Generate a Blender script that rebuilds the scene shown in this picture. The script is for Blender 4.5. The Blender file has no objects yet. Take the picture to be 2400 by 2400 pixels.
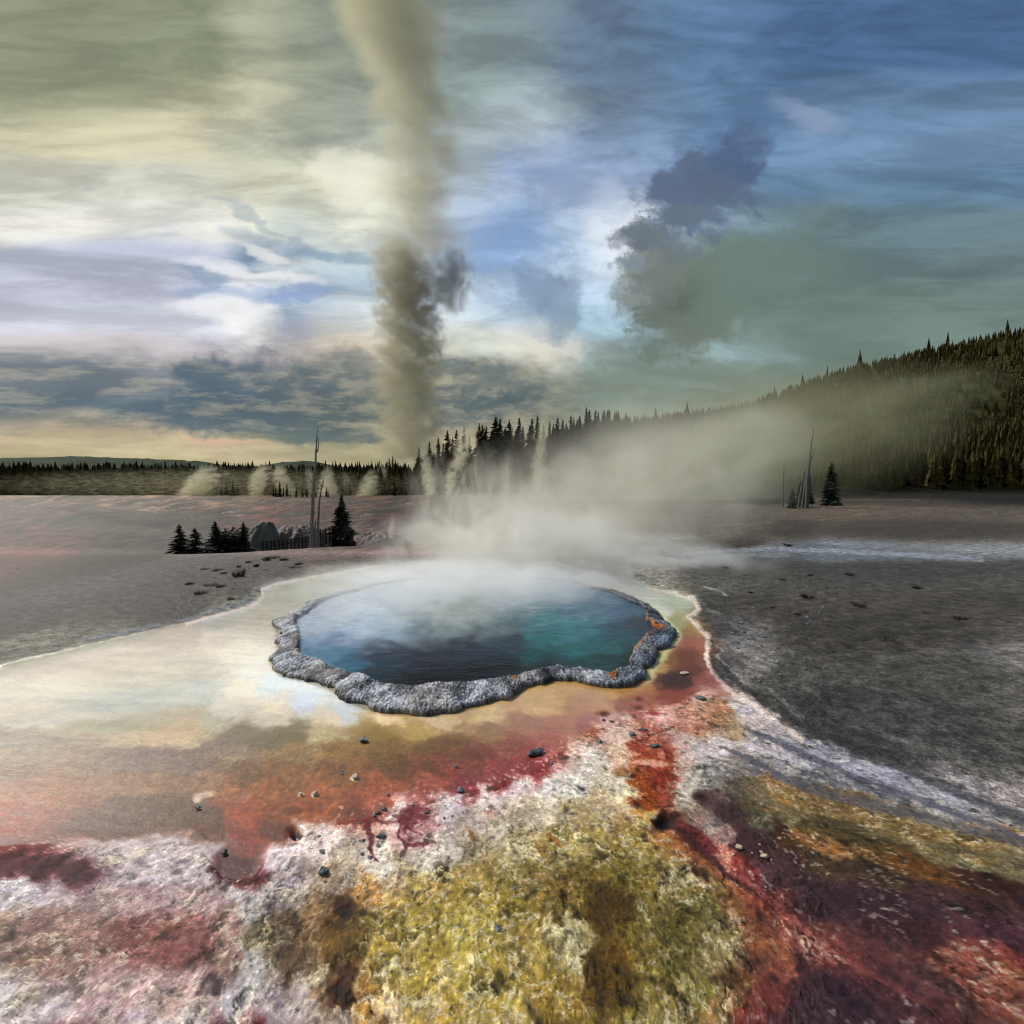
import bpy, bmesh, math, random
import numpy as np
from mathutils import Vector, noise as mnoise
random.seed(7)
scn = bpy.context.scene
col = scn.collection
PI = math.pi

# ---------------------------------------------------------------- camera constants (photo: 2400 px square)
CAM_H = 2.2
FOC = 1100.0
HORIZON = 1140.0
PITCH = math.atan((1200.0 - HORIZON) / FOC)      # looking slightly down
CP, SP = math.cos(PITCH), math.sin(PITCH)

def ray(px, py):
    a = (px - 1200.0) / FOC; b = (1200.0 - py) / FOC
    return (a, CP + b * SP, b * CP - SP)
def at(px, py, z=0.0):
    """a point of the level z seen at this place of the photograph"""
    a, y, zz = ray(px, py)
    t = (z - CAM_H) / zz
    return (a * t, y * t)
def at_d(px, py, d):
    """a point at ground distance d"""
    a, y, zz = ray(px, py)
    t = d / y
    return (a * t, d, CAM_H + zz * t)
def project(x, y, z):
    """numpy: world to photo px"""
    zz = z - CAM_H
    dep = y * CP - zz * SP
    up = y * SP + zz * CP
    dep = np.maximum(dep, 0.05)
    return 1200 + FOC * x / dep, 1200 - FOC * up / dep

# ---------------------------------------------------------------- numpy gradient noise
_rs = np.random.RandomState(11)
_perm = _rs.permutation(4096).astype(np.int64)
_g2 = _rs.rand(4096) * 2 * PI
_gx, _gy = np.cos(_g2), np.sin(_g2)
def pnoise(x, y, seed=0):
    x = np.asarray(x, float) + seed * 17.31; y = np.asarray(y, float) - seed * 9.77
    xi = np.floor(x).astype(np.int64); yi = np.floor(y).astype(np.int64)
    xf = x - xi; yf = y - yi
    u = xf * xf * xf * (xf * (xf * 6 - 15) + 10); v = yf * yf * yf * (yf * (yf * 6 - 15) + 10)
    def h(a, b): return _perm[(_perm[a & 4095] + b) & 4095]
    def g(hh, dx, dy): return _gx[hh] * dx + _gy[hh] * dy
    n00 = g(h(xi, yi), xf, yf); n10 = g(h(xi + 1, yi), xf - 1, yf)
    n01 = g(h(xi, yi + 1), xf, yf - 1); n11 = g(h(xi + 1, yi + 1), xf - 1, yf - 1)
    return ((n00 * (1 - u) + n10 * u) * (1 - v) + (n01 * (1 - u) + n11 * u) * v) * 1.5
def fbm(x, y, oct=4, seed=0, gain=0.5):
    s = 0; a = 1; t = 0
    for k in range(oct):
        s = s + a * pnoise(x * 2 ** k, y * 2 ** k, seed + k * 3); t += a; a *= gain
    return s / t
def ridged(x, y, oct=3, seed=0):
    s = 0; a = 1; t = 0
    for k in range(oct):
        s = s + a * (1 - np.abs(pnoise(x * 2 ** k, y * 2 ** k, seed + k * 5)) * 2.2); t += a; a *= 0.55
    return s / t
def sstep(a, b, x):
    t = np.clip((x - a) / (b - a), 0, 1); return t * t * (3 - 2 * t)
def lin(c):
    c = np.asarray(c, float) / 255.0
    return np.where(c <= 0.04045, c / 12.92, ((c + 0.055) / 1.055) ** 2.4)
def L4(c, k=1.0):
    v = lin(c) * k
    return (float(v[0]), float(v[1]), float(v[2]), 1.0)
def poly_dist(px, py, pts):
    """distance to a polyline and the parameter along it (numpy)"""
    best = np.full(px.shape, 1e9); par = np.zeros(px.shape)
    n = len(pts) - 1
    for i in range(n):
        ax, ay = pts[i][:2]; bx, by = pts[i + 1][:2]
        dx, dy = bx - ax, by - ay
        t = np.clip(((px - ax) * dx + (py - ay) * dy) / (dx * dx + dy * dy + 1e-9), 0, 1)
        d = np.hypot(px - ax - t * dx, py - ay - t * dy)
        m = d < best
        best = np.where(m, d, best); par = np.where(m, i + t, par)
    return best, par
def inside(px, py, poly):
    r = np.zeros(px.shape, bool); n = len(poly)
    for i in range(n):
        x1, y1 = poly[i][:2]; x2, y2 = poly[(i + 1) % n][:2]
        c = ((y1 > py) != (y2 > py)) & (px < (x2 - x1) * (py - y1) / (y2 - y1 + 1e-12) + x1)
        r ^= c
    return r

# ---------------------------------------------------------------- object helpers
def tag(o, label=None, cat=None, group=None, kind=None):
    if label: o['label'] = label
    if cat: o['category'] = cat
    if group: o['group'] = group
    if kind: o['kind'] = kind
    return o
def link(name, me, mat=None, parent=None, smooth=False):
    o = bpy.data.objects.new(name, me); col.objects.link(o)
    if mat: me.materials.append(mat)
    if smooth and hasattr(me, 'polygons'):
        me.polygons.foreach_set('use_smooth', np.ones(len(me.polygons), bool))
    if parent: o.parent = parent
    return o
def empty(name, loc, rz=0):
    o = bpy.data.objects.new(name, None); col.objects.link(o)
    o.location = loc; o.rotation_euler = (0, 0, rz); o.empty_display_size = .2
    return o
def mesh_np(name, verts, faces):
    """verts (N,3), faces (M,4) or (M,3) numpy arrays"""
    me = bpy.data.meshes.new(name)
    verts = np.ascontiguousarray(verts, np.float32); faces = np.ascontiguousarray(faces, np.int32)
    k = faces.shape[1]; m = len(faces)
    me.vertices.add(len(verts)); me.vertices.foreach_set('co', verts.ravel())
    me.loops.add(m * k); me.loops.foreach_set('vertex_index', faces.ravel())
    me.polygons.add(m); me.polygons.foreach_set('loop_start', np.arange(0, m * k, k, dtype=np.int32))
    me.update(calc_edges=True); me.validate()
    return me
def grid_faces(nr, nc, wrap=False):
    r = np.arange(nr - 1)[:, None]; c = np.arange(nc if wrap else nc - 1)[None, :]
    c2 = (c + 1) % nc
    f = np.stack([r * nc + c, r * nc + c2, (r + 1) * nc + c2, (r + 1) * nc + c], -1)
    return f.reshape(-1, 4)
def attr_col(me, name, rgb):
    a = me.color_attributes.new(name, 'FLOAT_COLOR', 'POINT')
    d = np.ones((len(me.vertices), 4), np.float32); d[:, :3] = rgb
    a.data.foreach_set('color', d.ravel())
def attr_f(me, name, v):
    a = me.attributes.new(name, 'FLOAT', 'POINT')
    a.data.foreach_set('value', np.ascontiguousarray(v, np.float32))

class NT:
    """tiny node-tree builder"""
    def __init__(s, tree): s.t = tree; tree.nodes.clear()
    def n(s, typ, **kw):
        nd = s.t.nodes.new(typ)
        for k, v in kw.items(): setattr(nd, k, v)
        return nd
    def l(s, a, b): s.t.links.new(a, b)
    def inp(s, sock, v):
        if hasattr(v, 'is_linked') or isinstance(v, bpy.types.NodeSocket): s.l(v, sock)
        else: sock.default_value = v
    def math(s, op, a, b=None, c=None, clamp=False):
        nd = s.n('ShaderNodeMath', operation=op, use_clamp=clamp)
        s.inp(nd.inputs[0], a)
        if b is not None: s.inp(nd.inputs[1], b)
        if c is not None: s.inp(nd.inputs[2], c)
        return nd.outputs[0]
    def vmath(s, op, a, b=None, out=0):
        nd = s.n('ShaderNodeVectorMath', operation=op)
        s.inp(nd.inputs[0], a)
        if b is not None: s.inp(nd.inputs[1], b)
        return nd.outputs[out]
    def mr(s, v, a, b, c=0.0, d=1.0, smooth=True):
        nd = s.n('ShaderNodeMapRange', interpolation_type='SMOOTHSTEP' if smooth else 'LINEAR')
        s.inp(nd.inputs[0], v); 
        for i, q in enumerate((a, b, c, d)): s.inp(nd.inputs[1 + i], q)
        return nd.outputs[0]
    def noise(s, vec, scale, detail=4, rough=0.5, dist=0.0, out=0, dim='3D', lac=2.0):
        nd = s.n('ShaderNodeTexNoise', noise_dimensions=dim)
        if vec is not None: s.l(vec, nd.inputs['Vector'])
        nd.inputs['Scale'].default_value = scale; nd.inputs['Detail'].default_value = detail
        nd.inputs['Roughness'].default_value = rough; nd.inputs['Distortion'].default_value = dist
        nd.inputs['Lacunarity'].default_value = lac
        return nd.outputs[out]
    def mix(s, f, a, b, blend='MIX', clamp=False):
        nd = s.n('ShaderNodeMix', data_type='RGBA', blend_type=blend)
        nd.clamp_result = clamp
        s.inp(nd.inputs[0], f); s.inp(nd.inputs[6], a); s.inp(nd.inputs[7], b)
        return nd.outputs[2]
    def mapping(s, vec, loc=(0,0,0), rot=(0,0,0), scale=(1,1,1), typ='POINT'):
        nd = s.n('ShaderNodeMapping', vector_type=typ)
        s.l(vec, nd.inputs[0]); nd.inputs['Location'].default_value = loc
        nd.inputs['Rotation'].default_value = rot; nd.inputs['Scale'].default_value = scale
        return nd.outputs[0]
def new_mat(name):
    m = bpy.data.materials.new(name); m.use_nodes = True
    return m, NT(m.node_tree)
def simple_mat(name, rgb, rough=0.8, var=0.35, scale=8.0, spec=0.3, bump=0.0, rgb2=None, stretch=(1, 1, 1)):
    m, t = new_mat(name)
    tc = t.n('ShaderNodeTexCoord').outputs['Object']
    v = t.mapping(tc, scale=stretch)
    nz = t.noise(v, scale, 6, 0.6)
    a = L4(rgb); b = L4(rgb2) if rgb2 else tuple(x * (1 - var) for x in a[:3]) + (1,)
    c = t.mix(t.mr(nz, 0.35, 0.65), b, a)
    p = t.n('ShaderNodeBsdfPrincipled'); t.l(c, p.inputs['Base Color'])
    p.inputs['Roughness'].default_value = rough; p.inputs['Specular IOR Level'].default_value = spec
    if bump:
        bn = t.n('ShaderNodeBump'); bn.inputs['Strength'].default_value = bump; bn.inputs['Distance'].default_value = 0.05
        t.l(nz, bn.inputs['Height']); t.l(bn.outputs[0], p.inputs['Normal'])
    o = t.n('ShaderNodeOutputMaterial'); t.l(p.outputs[0], o.inputs[0])
    return m

# ---------------------------------------------------------------- camera
cam = bpy.data.cameras.new('camera'); camo = bpy.data.objects.new('camera', cam); col.objects.link(camo)
camo.location = (0, 0, CAM_H); camo.rotation_euler = (PI / 2 - PITCH, 0, 0)
cam.sensor_fit = 'HORIZONTAL'; cam.sensor_width = 36.0; cam.lens = 36.0 * FOC / 2400.0
cam.clip_start = 0.02; cam.clip_end = 20000
scn.camera = camo
scn.view_settings.view_transform = 'Standard'; scn.view_settings.look = 'None'
scn.view_settings.exposure = 0; scn.view_settings.gamma = 1
scn.render.resolution_x = 1024; scn.render.resolution_y = 1024
scn.cycles.use_denoising = True
scn.cycles.use_adaptive_sampling = True; scn.cycles.adaptive_threshold = 0.025; scn.cycles.adaptive_min_samples = 10
scn.cycles.pixel_filter_type = 'BLACKMAN_HARRIS'; scn.cycles.filter_width = 1.15
scn.cycles.max_bounces = 7; scn.cycles.diffuse_bounces = 2; scn.cycles.glossy_bounces = 3
scn.cycles.transparent_max_bounces = 12; scn.cycles.volume_bounces = 5
scn.cycles.volume_step_rate = 1.0; scn.cycles.volume_max_steps = 128
scn.cycles.sample_clamp_indirect = 4.0
# ---------------------------------------------------------------- sky: Nishita under a broken cloud cover
SUN_EL, SUN_AZ = math.radians(40), math.radians(-58)      # azimuth from +Y, negative = left
W = bpy.data.worlds.new('World'); scn.world = W; W.use_nodes = True
t = NT(W.node_tree)
gen = t.n('ShaderNodeTexCoord').outputs['Generated']
sep = t.n('ShaderNodeSeparateXYZ'); t.l(gen, sep.inputs[0])
X, Y, Z = sep.outputs
rad = t.math('SQRT', t.math('ADD', t.math('MULTIPLY', X, X), t.math('MULTIPLY', Y, Y)))
rad = t.math('MAXIMUM', rad, 0.001)
AZ = t.math('ARCTAN2', X, Y)
cz = t.math('MAXIMUM', t.math('DIVIDE', Y, rad), 0.35)
V = t.math('DIVIDE', t.math('DIVIDE', Z, rad), cz)
V = t.math('MINIMUM', V, 1.6)
def AV(px, py):
    a, y, z = ray(px, py); return math.atan2(a, y), z / y
cmb = t.n('ShaderNodeCombineXYZ'); t.l(AZ, cmb.inputs[0]); t.l(V, cmb.inputs[1]); cmb.inputs[2].default_value = 1.0
P = cmb.outputs[0]
# streaky warp: noise stretched along gently tilted wind lines
Pw = t.mapping(P, rot=(0, 0, math.radians(30)), scale=(1.0, 2.1, 1))
w1 = t.noise(Pw, 2.6, 3, 0.55, out=1, dim='2D')
w2 = t.noise(Pw, 9.0, 4, 0.6, 0.0, out=1, dim='2D')
off1 = t.vmath('MULTIPLY', t.vmath('SUBTRACT', w1, (.5, .5, .5)), (0.16, 0.11, 0))
off2 = t.vmath('MULTIPLY', t.vmath('SUBTRACT', w2, (.5, .5, .5)), (0.07, 0.045, 0))
PW = t.vmath('ADD', P, t.vmath('ADD', off1, off2))
PS = t.vmath('ADD', P, t.vmath('MULTIPLY', t.vmath('SUBTRACT', t.noise(P, 14.0, 5, 0.62, 0.0, out=1, dim='2D'), (.5,.5,.5)), (0.10, 0.08, 0)))
sp = t.n('ShaderNodeSeparateXYZ'); t.l(PW, sp.inputs[0])
U2, V2 = sp.outputs[0], sp.outputs[1]
ROWS = [
 (150, [(437,(135,142,112)),(560,(170,172,145)),(800,(140,148,132)),(1150,(130,148,148)),(1400,(95,122,150)),(1650,(88,126,170)),(1930,(70,108,155))]),
 (230, [(437,(158,160,128)),(560,(196,194,164)),(700,(155,160,140)),(850,(152,160,145)),(1100,(148,164,160)),(1250,(155,173,178)),(1400,(108,133,158)),(1600,(100,136,176)),(1750,(92,133,182)),(1930,(95,130,170))]),
 (330, [(437,(208,203,170)),(600,(195,196,172)),(750,(168,174,156)),(850,(178,184,168)),(1100,(165,180,182)),(1250,(178,194,205)),(1400,(118,146,180)),(1550,(122,154,194)),(1700,(98,140,190)),(1930,(110,146,188))]),
 (430, [(437,(205,205,190)),(600,(204,203,178)),(750,(215,214,188)),(850,(240,238,216)),(1080,(175,192,205)),(1200,(158,182,220)),(1400,(165,187,220)),(1500,(148,175,214)),(1700,(105,145,195)),(1930,(92,130,165))]),
 (530, [(437,(232,230,220)),(600,(220,222,208)),(700,(196,205,200)),(850,(228,230,212)),(1060,(165,190,222)),(1200,(140,172,216)),(1300,(170,198,230)),(1400,(200,215,236)),(1500,(225,232,244)),(1650,(140,170,200)),(1800,(120,155,175)),(1930,(100,130,140))]),
 (600, [(437,(180,188,210)),(550,(120,150,182)),(650,(190,202,210)),(850,(192,206,206)),(1060,(165,192,222)),(1200,(150,186,228)),(1300,(180,208,235)),(1450,(225,235,245)),(1600,(165,185,195)),(1750,(130,160,172)),(1930,(104,128,130))]),
 (680, [(437,(188,192,212)),(540,(235,236,238)),(700,(200,210,220)),(800,(170,195,212)),(1080,(200,222,238)),(1250,(165,195,228)),(1400,(185,215,238)),(1520,(170,190,198)),(1700,(126,145,138)),(1930,(106,126,120))]),
 (750, [(437,(212,218,232)),(560,(240,240,238)),(700,(160,180,205)),(850,(212,218,218)),(1060,(222,232,236)),(1200,(180,208,228)),(1350,(160,198,220)),(1480,(170,210,232)),(1650,(118,132,120)),(1800,(122,142,132)),(1930,(108,128,118))]),
 (830, [(437,(196,188,190)),(560,(178,170,170)),(700,(196,186,180)),(850,(226,214,192)),(1080,(205,210,196)),(1250,(235,230,212)),(1380,(165,180,176)),(1550,(128,145,136)),(1700,(145,170,172)),(1930,(112,132,122))]),
 (890, [(437,(130,138,142)),(600,(140,142,138)),(780,(168,160,138)),(900,(178,170,140)),(1080,(150,152,134)),(1250,(176,172,152)),(1400,(128,142,132)),(1600,(125,150,146)),(1750,(126,142,126)),(1930,(120,136,116))]),
 (950, [(437,(92,112,126)),(600,(95,110,114)),(780,(120,124,108)),(900,(165,158,124)),(1080,(124,130,116)),(1250,(142,144,124)),(1450,(130,144,130)),(1700,(128,138,118)),(1930,(122,134,108))]),
 (1010,[(437,(204,184,148)),(540,(178,168,138)),(650,(140,142,122)),(780,(120,126,110)),(900,(172,164,130)),(1080,(180,168,138)),(1300,(150,150,126)),(1930,(118,122,94))]),
 (1050,[(437,(196,182,146)),(560,(200,180,150)),(780,(178,170,134)),(950,(170,162,128)),(1150,(180,168,134)),(1930,(110,112,84))]),
 (1100,[(437,(172,162,118)),(600,(166,160,122)),(900,(160,154,118)),(1930,(110,110,84))]),
]
K = 0.99
AMIN, AMAX = -1.35, 1.35
au = t.mr(U2, AMIN, AMAX, smooth=False)
prev = None; pv = None
for py, stops in ROWS:
    cr = t.n('ShaderNodeValToRGB'); t.l(au, cr.inputs[0])
    cr.color_ramp.interpolation = 'EASE'
    el = cr.color_ramp.elements
    while len(el) > 1: el.remove(el[-1])
    for i, (px, c) in enumerate(stops):
        a, v = AV(px, py); f = (a - AMIN) / (AMAX - AMIN)
        e = el[0] if i == 0 else el.new(f)
        e.position = f
        g_ = sum(c) / 3.0; c = tuple(g_ + (q_ - g_) * (.80 if c[2] > c[0] + 12 else 1.0) for q_ in c)
        e.color = L4(c, K)
    v = AV(1200, py)[1]
    if prev is None: prev = cr.outputs[0]
    else: prev = t.mix(t.mr(V2, pv, v), prev, cr.outputs[0])      # pv is higher up; v lower
    pv = v
base = prev
# soft brightness streaks
st = t.noise(t.mapping(P, rot=(0, 0, math.radians(27)), scale=(.8, 2.7, 1)), 5.5, 6, 0.62, 0.3, dim='2D')
stm = t.mr(st, 0.32, 0.68, 0.80, 1.22)
base = t.vmath('MULTIPLY', base, (1, 1, 1)); 
vs = t.n('ShaderNodeVectorMath', operation='SCALE'); t.l(base, vs.inputs[0]); t.l(stm, vs.inputs['Scale'])
base = vs.outputs[0]
# individual clouds:  (px, py, rx, ry, rot deg, colour, alpha, soft, coordinate set)
CL = [
 # blue streak openings on the left
 (690,575,150,18,-16,(128,156,184),.5,.9,PW), (800,600,90,14,-10,(128,156,180),.45,.9,PW), (560,690,150,16,-8,(140,165,205),.6,.9,PW),
 (700,700,110,14,10,(130,160,205),.6,.9,PW), (480,650,60,10,-20,(130,155,185),.6,.9,PW),(620,520,120,8,-25,(150,170,180),.5,.9,PW),
 # white highlights
 (620,590,70,10,-16,(240,240,236),.7,.9,PW),(600,640,150,14,-10,(248,248,248),.7,.9,PW),(520,735,120,30,-8,(250,250,250),.75,.9,PW),(840,420,70,60,-30,(246,243,222),.8,.9,PW),
 (1450,570,70,90,15,(232,240,248),.6,.9,PW),(1270,800,90,40,-10,(240,238,226),.6,.9,PW),(1900,260,60,22,-15,(150,168,196),.6,.9,PW),(1830,225,60,14,-20,(140,160,190),.5,.9,PW),
 (1560,905,80,12,-5,(165,192,190),.6,.9,PW),(1620,820,110,14,-3,(160,190,190),.5,.9,PW),
 (1340,420,140,60,-20,(125,155,200),.35,.9,PW),(1170,560,90,50,0,(135,168,216),.45,.9,PW),
 # low dark deck, left
 (470,880,70,30,-6,(84,104,120),.85,.55,PS),(600,900,130,52,-4,(92,108,116),.85,.5,PS),(520,960,170,42,3,(78,98,112),.9,.5,PS),
 (760,890,120,50,6,(112,120,116),.7,.6,PS),(700,960,160,36,2,(84,98,98),.85,.5,PS),(840,960,100,26,0,(100,108,96),.75,.6,PS),
 (790,1018,110,9,2,(92,108,104),.85,.6,PW),(690,995,130,14,-8,(92,108,108),.7,.6,PW),(560,985,110,12,-2,(96,112,118),.7,.6,PW),
 (530,1030,70,6,-8,(222,184,152),.6,.8,PW),(620,1040,60,6,0,(222,180,150),.6,.8,PW),
 # low deck right of the plume
 (1120,870,110,26,-10,(118,126,112),.7,.6,PS),(1160,940,130,24,6,(96,108,100),.8,.55,PS),(1210,935,60,20,25,(88,100,92),.7,.55,PS),
 (1060,985,60,12,16,(108,118,108),.75,.6,PS),(1080,900,60,10,10,(185,178,150),.5,.6,PS),(1150,915,60,8,20,(178,174,150),.5,.6,PS),
 (1420,900,260,40,-2,(128,138,122),.55,.8,PW),(1700,880,260,26,6,(122,134,116),.55,.8,PW),(1500,850,120,16,0,(122,138,130),.5,.7,PS),
 # olive cloud, right
 (1590,690,115,95,-10,(104,112,98),.92,.45,PS),(1700,660,120,80,15,(112,124,108),.85,.6,PS),(1580,690,50,32,-10,(92,98,86),.8,.9,PS),
 (1620,780,90,40,12,(112,122,108),.8,.6,PS),(1530,640,70,60,20,(120,130,124),.75,.55,PS),(1780,600,130,70,-10,(112,132,126),.6,.8,PS),
 (1850,700,170,160,0,(108,128,118),.6,.9,PW),
 (1500,555,60,26,4,(102,112,120),.9,.45,PS),(1560,560,60,34,-15,(112,122,130),.85,.5,PS),(1470,615,40,12,5,(130,142,150),.8,.45,PS),
 (1480,700,24,9,0,(135,145,140),.8,.5,PS),(1485,775,20,4,4,(120,132,130),.8,.5,PS),
 # blue grey cloud, upper right
 (1600,470,85,60,-25,(92,106,132),.95,.42,PS),(1650,420,70,50,-20,(92,108,134),.92,.45,PS),(1715,375,60,62,-40,(84,104,136),.95,.42,PS),
 (1575,440,40,50,0,(96,112,138),.9,.45,PS),(1690,440,90,30,-45,(92,108,130),.8,.5,PS),(1620,505,60,24,10,(105,120,136),.85,.5,PS),
 # small grey puffs in the middle
 (1262,655,36,62,10,(124,144,174),.62,.9,PS),(1312,722,44,60,-10,(126,146,166),.66,.9,PS),(1264,720,54,48,0,(142,164,190),.5,.9,PS),
 (1355,820,10,60,0,(150,160,150),.0,.8,PS),
]
cn = t.noise(t.mapping(PS, rot=(0, 0, .3), scale=(1, 1.6, 1)), 13.0, 6, 0.62, 0.0, dim='2D')
PUFF = t.math('MULTIPLY', t.math('SUBTRACT', cn, .5), 1.9)
clouds = base
for (px, py, rx, ry, rot, c, al, soft, PP) in CL:
    a, v = AV(px, py)
    sx = rx / FOC * math.cos(a) ** 2 * 1.25; sy = ry / FOC * 1.3
    cr_, sr_ = math.cos(math.radians(rot)), math.sin(math.radians(rot))
    if al <= 0: continue
    u_ = t.vmath('DOT_PRODUCT', PP, (cr_ / sx, sr_ / sx, -(a * cr_ + v * sr_) / sx), out=1)
    v_ = t.vmath('DOT_PRODUCT', PP, (-sr_ / sy, cr_ / sy, (a * sr_ - v * cr_) / sy), out=1)
    ln = t.math('MULTIPLY_ADD', v_, v_, t.math('MULTIPLY', u_, u_))
    ln = t.math('ADD', ln, PUFF)
    f = t.mr(ln, 1.6, max(.75 - soft, 0) ** 2, 0.0, min(1, al * 1.06))
    clouds = t.mix(f, clouds, L4(c, K))
# mottled low deck: torn dark scud with pale gaps
mot = t.noise(t.mapping(P, rot=(0, 0, math.radians(6)), scale=(1, 3.0, 1)), 12, 6, 0.66, 0.0, dim='2D')
va, vb = AV(1200, 815)[1], AV(1200, 870)[1]; vc, vd = AV(1200, 985)[1], AV(1200, 1030)[1]
band = t.math('MULTIPLY', t.mr(V2, va, vb), t.mr(V2, vd, vc))
band = t.math('MULTIPLY', band, t.mr(U2, .30, -.05, 0, .85))
mcol = t.mix(t.mr(mot, .44, .68), L4((70, 88, 102), K), L4((176, 168, 148), K))
clouds = t.mix(t.math('MULTIPLY', band, .5), clouds, mcol)
# inner relief of the clouds
vs = t.n('ShaderNodeVectorMath', operation='SCALE'); t.l(clouds, vs.inputs[0]); t.l(t.mr(cn, 0.3, 0.7, 0.88, 1.12), vs.inputs['Scale'])
clouds = vs.outputs[0]
vs = t.n('ShaderNodeVectorMath', operation='SCALE'); t.l(clouds, vs.inputs[0]); t.l(t.mr(cn, 0.32, 0.68, 1.10, 0.92), vs.inputs['Scale'])
clouds = vs.outputs[0]
sky = t.n('ShaderNodeTexSky', sky_type='NISHITA'); sky.sun_disc = False
sky.sun_elevation = SUN_EL; sky.sun_rotation = SUN_AZ
bg1 = t.n('ShaderNodeBackground'); t.l(sky.outputs[0], bg1.inputs[0]); bg1.inputs[1].default_value = 0.06
bg2 = t.n('ShaderNodeBackground'); t.l(clouds, bg2.inputs[0]); bg2.inputs[1].default_value = 1.0
ms = t.n('ShaderNodeMixShader'); ms.inputs[0].default_value = 0.92
t.l(bg1.outputs[0], ms.inputs[1]); t.l(bg2.outputs[0], ms.inputs[2])
W.cycles.sampling_method = 'MANUAL'; W.cycles.sample_map_resolution = 128
wo = t.n('ShaderNodeOutputWorld'); t.l(ms.outputs[0], wo.inputs[0])
sun = bpy.data.lights.new('sun', 'SUN'); so = bpy.data.objects.new('sun', sun); col.objects.link(so)
sun.energy = 4.0; sun.angle = math.radians(12); sun.color = (1.0, 0.95, 0.87)
sd = Vector((math.sin(SUN_AZ) * math.cos(SUN_EL), math.cos(SUN_AZ) * math.cos(SUN_EL), math.sin(SUN_EL)))
so.rotation_euler = sd.to_track_quat('Z', 'Y').to_euler()
# ---------------------------------------------------------------- pool outline (photo places turned into world points)
INNER = [(951,1363),(891,1371),(838,1388),(799,1396),(749,1414),(719,1436),(691,1454),(696,1476),(698,1499),(699,1525),(703,1538),(746,1543),(772,1562),
 (832,1578),(885,1595),(918,1605),(964,1606),(997,1606),(1047,1601),(1097,1595),(1163,1591),(1206,1585),(1246,1572),(1292,1564),(1307,1559),(1334,1562),
 (1372,1564),(1407,1572),(1430,1578),(1449,1568),(1476,1564),(1480,1545),(1485,1522),(1503,1503),(1518,1488),(1552,1476),(1533,1465),(1514,1453),
 (1522,1434),(1491,1419),(1464,1407),(1430,1392),(1407,1386),(1369,1379),(1338,1369),(1292,1361),(1200,1359),(1100,1357),(1020,1359)]
OUTER = [(951,1358),(891,1366),(830,1383),(790,1391),(740,1408),(700,1430),(640,1460),(652,1482),(653,1499),(655,1519),(633,1545),(660,1582),(713,1593),
 (776,1612),(812,1638),(865,1658),(911,1671),(964,1669),(1011,1674),(1080,1664),(1160,1640),(1206,1626),(1246,1606),(1292,1593),(1342,1593),
 (1384,1606),(1410,1609),(1445,1610),(1490,1600),(1510,1585),(1518,1560),(1535,1538),(1560,1512),(1583,1488),(1576,1474),(1563,1462),(1545,1445),
 (1536,1428),(1495,1413),(1462,1401),(1430,1386),(1400,1380),(1365,1374),(1334,1365),(1290,1357),(1200,1355),(1100,1353),(1020,1355)]
RIM_H = 0.078
def poly_world(pts, z_front):
    out = []
    for (px, py) in pts:
        w = min(1, max(0, (py - 1440) / 60.0))
        out.append(at(px, py, z_front * w))
    return out
inner_w = poly_world(INNER, RIM_H * .9)
outer_w = [at(*p) for p in OUTER]
def resample(pts, n, smooth=3):
    P_ = np.array(pts + [pts[0]], float)
    d = np.r_[0, np.cumsum(np.hypot(*np.diff(P_, axis=0).T))]
    s = np.linspace(0, d[-1], n, endpoint=False)
    q = np.stack([np.interp(s, d, P_[:, 0]), np.interp(s, d, P_[:, 1])], -1)
    for _ in range(smooth): q = (np.roll(q, 1, 0) + 2 * q + np.roll(q, -1, 0)) / 4
    return q
IN_P = resample(inner_w, 1600, 10)
pc = IN_P.mean(0)                                        # pool centre
OUT_RAW = resample(outer_w, 1600, 10)
# same angular parametrisation for the outer line
ang_i = np.unwrap(np.arctan2(IN_P[:, 1] - pc[1], IN_P[:, 0] - pc[0]))
ang_o = np.unwrap(np.arctan2(OUT_RAW[:, 1] - pc[1], OUT_RAW[:, 0] - pc[0]))
def polar(P_):
    a = np.arctan2(P_[:, 1] - pc[1], P_[:, 0] - pc[0]); r = np.hypot(P_[:, 0] - pc[0], P_[:, 1] - pc[1])
    o = np.argsort(a); a = a[o]; r = r[o]
    return np.r_[a[-1] - 2 * PI, a, a[0] + 2 * PI], np.r_[r[-1], r, r[0]]
PI_A, PI_R = polar(IN_P); PO_A, PO_R = polar(OUT_RAW)
def r_in(a): return np.interp(a, PI_A, PI_R)
def r_out(a):
    ro = np.interp(a, PO_A, PO_R); ri = r_in(a)
    back = sstep(-0.1, 0.35, np.sin(a))                  # far side: the outer foot is hidden, give it real width
    return np.maximum(ro, ri + 0.10 + 0.14 * back)

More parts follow.
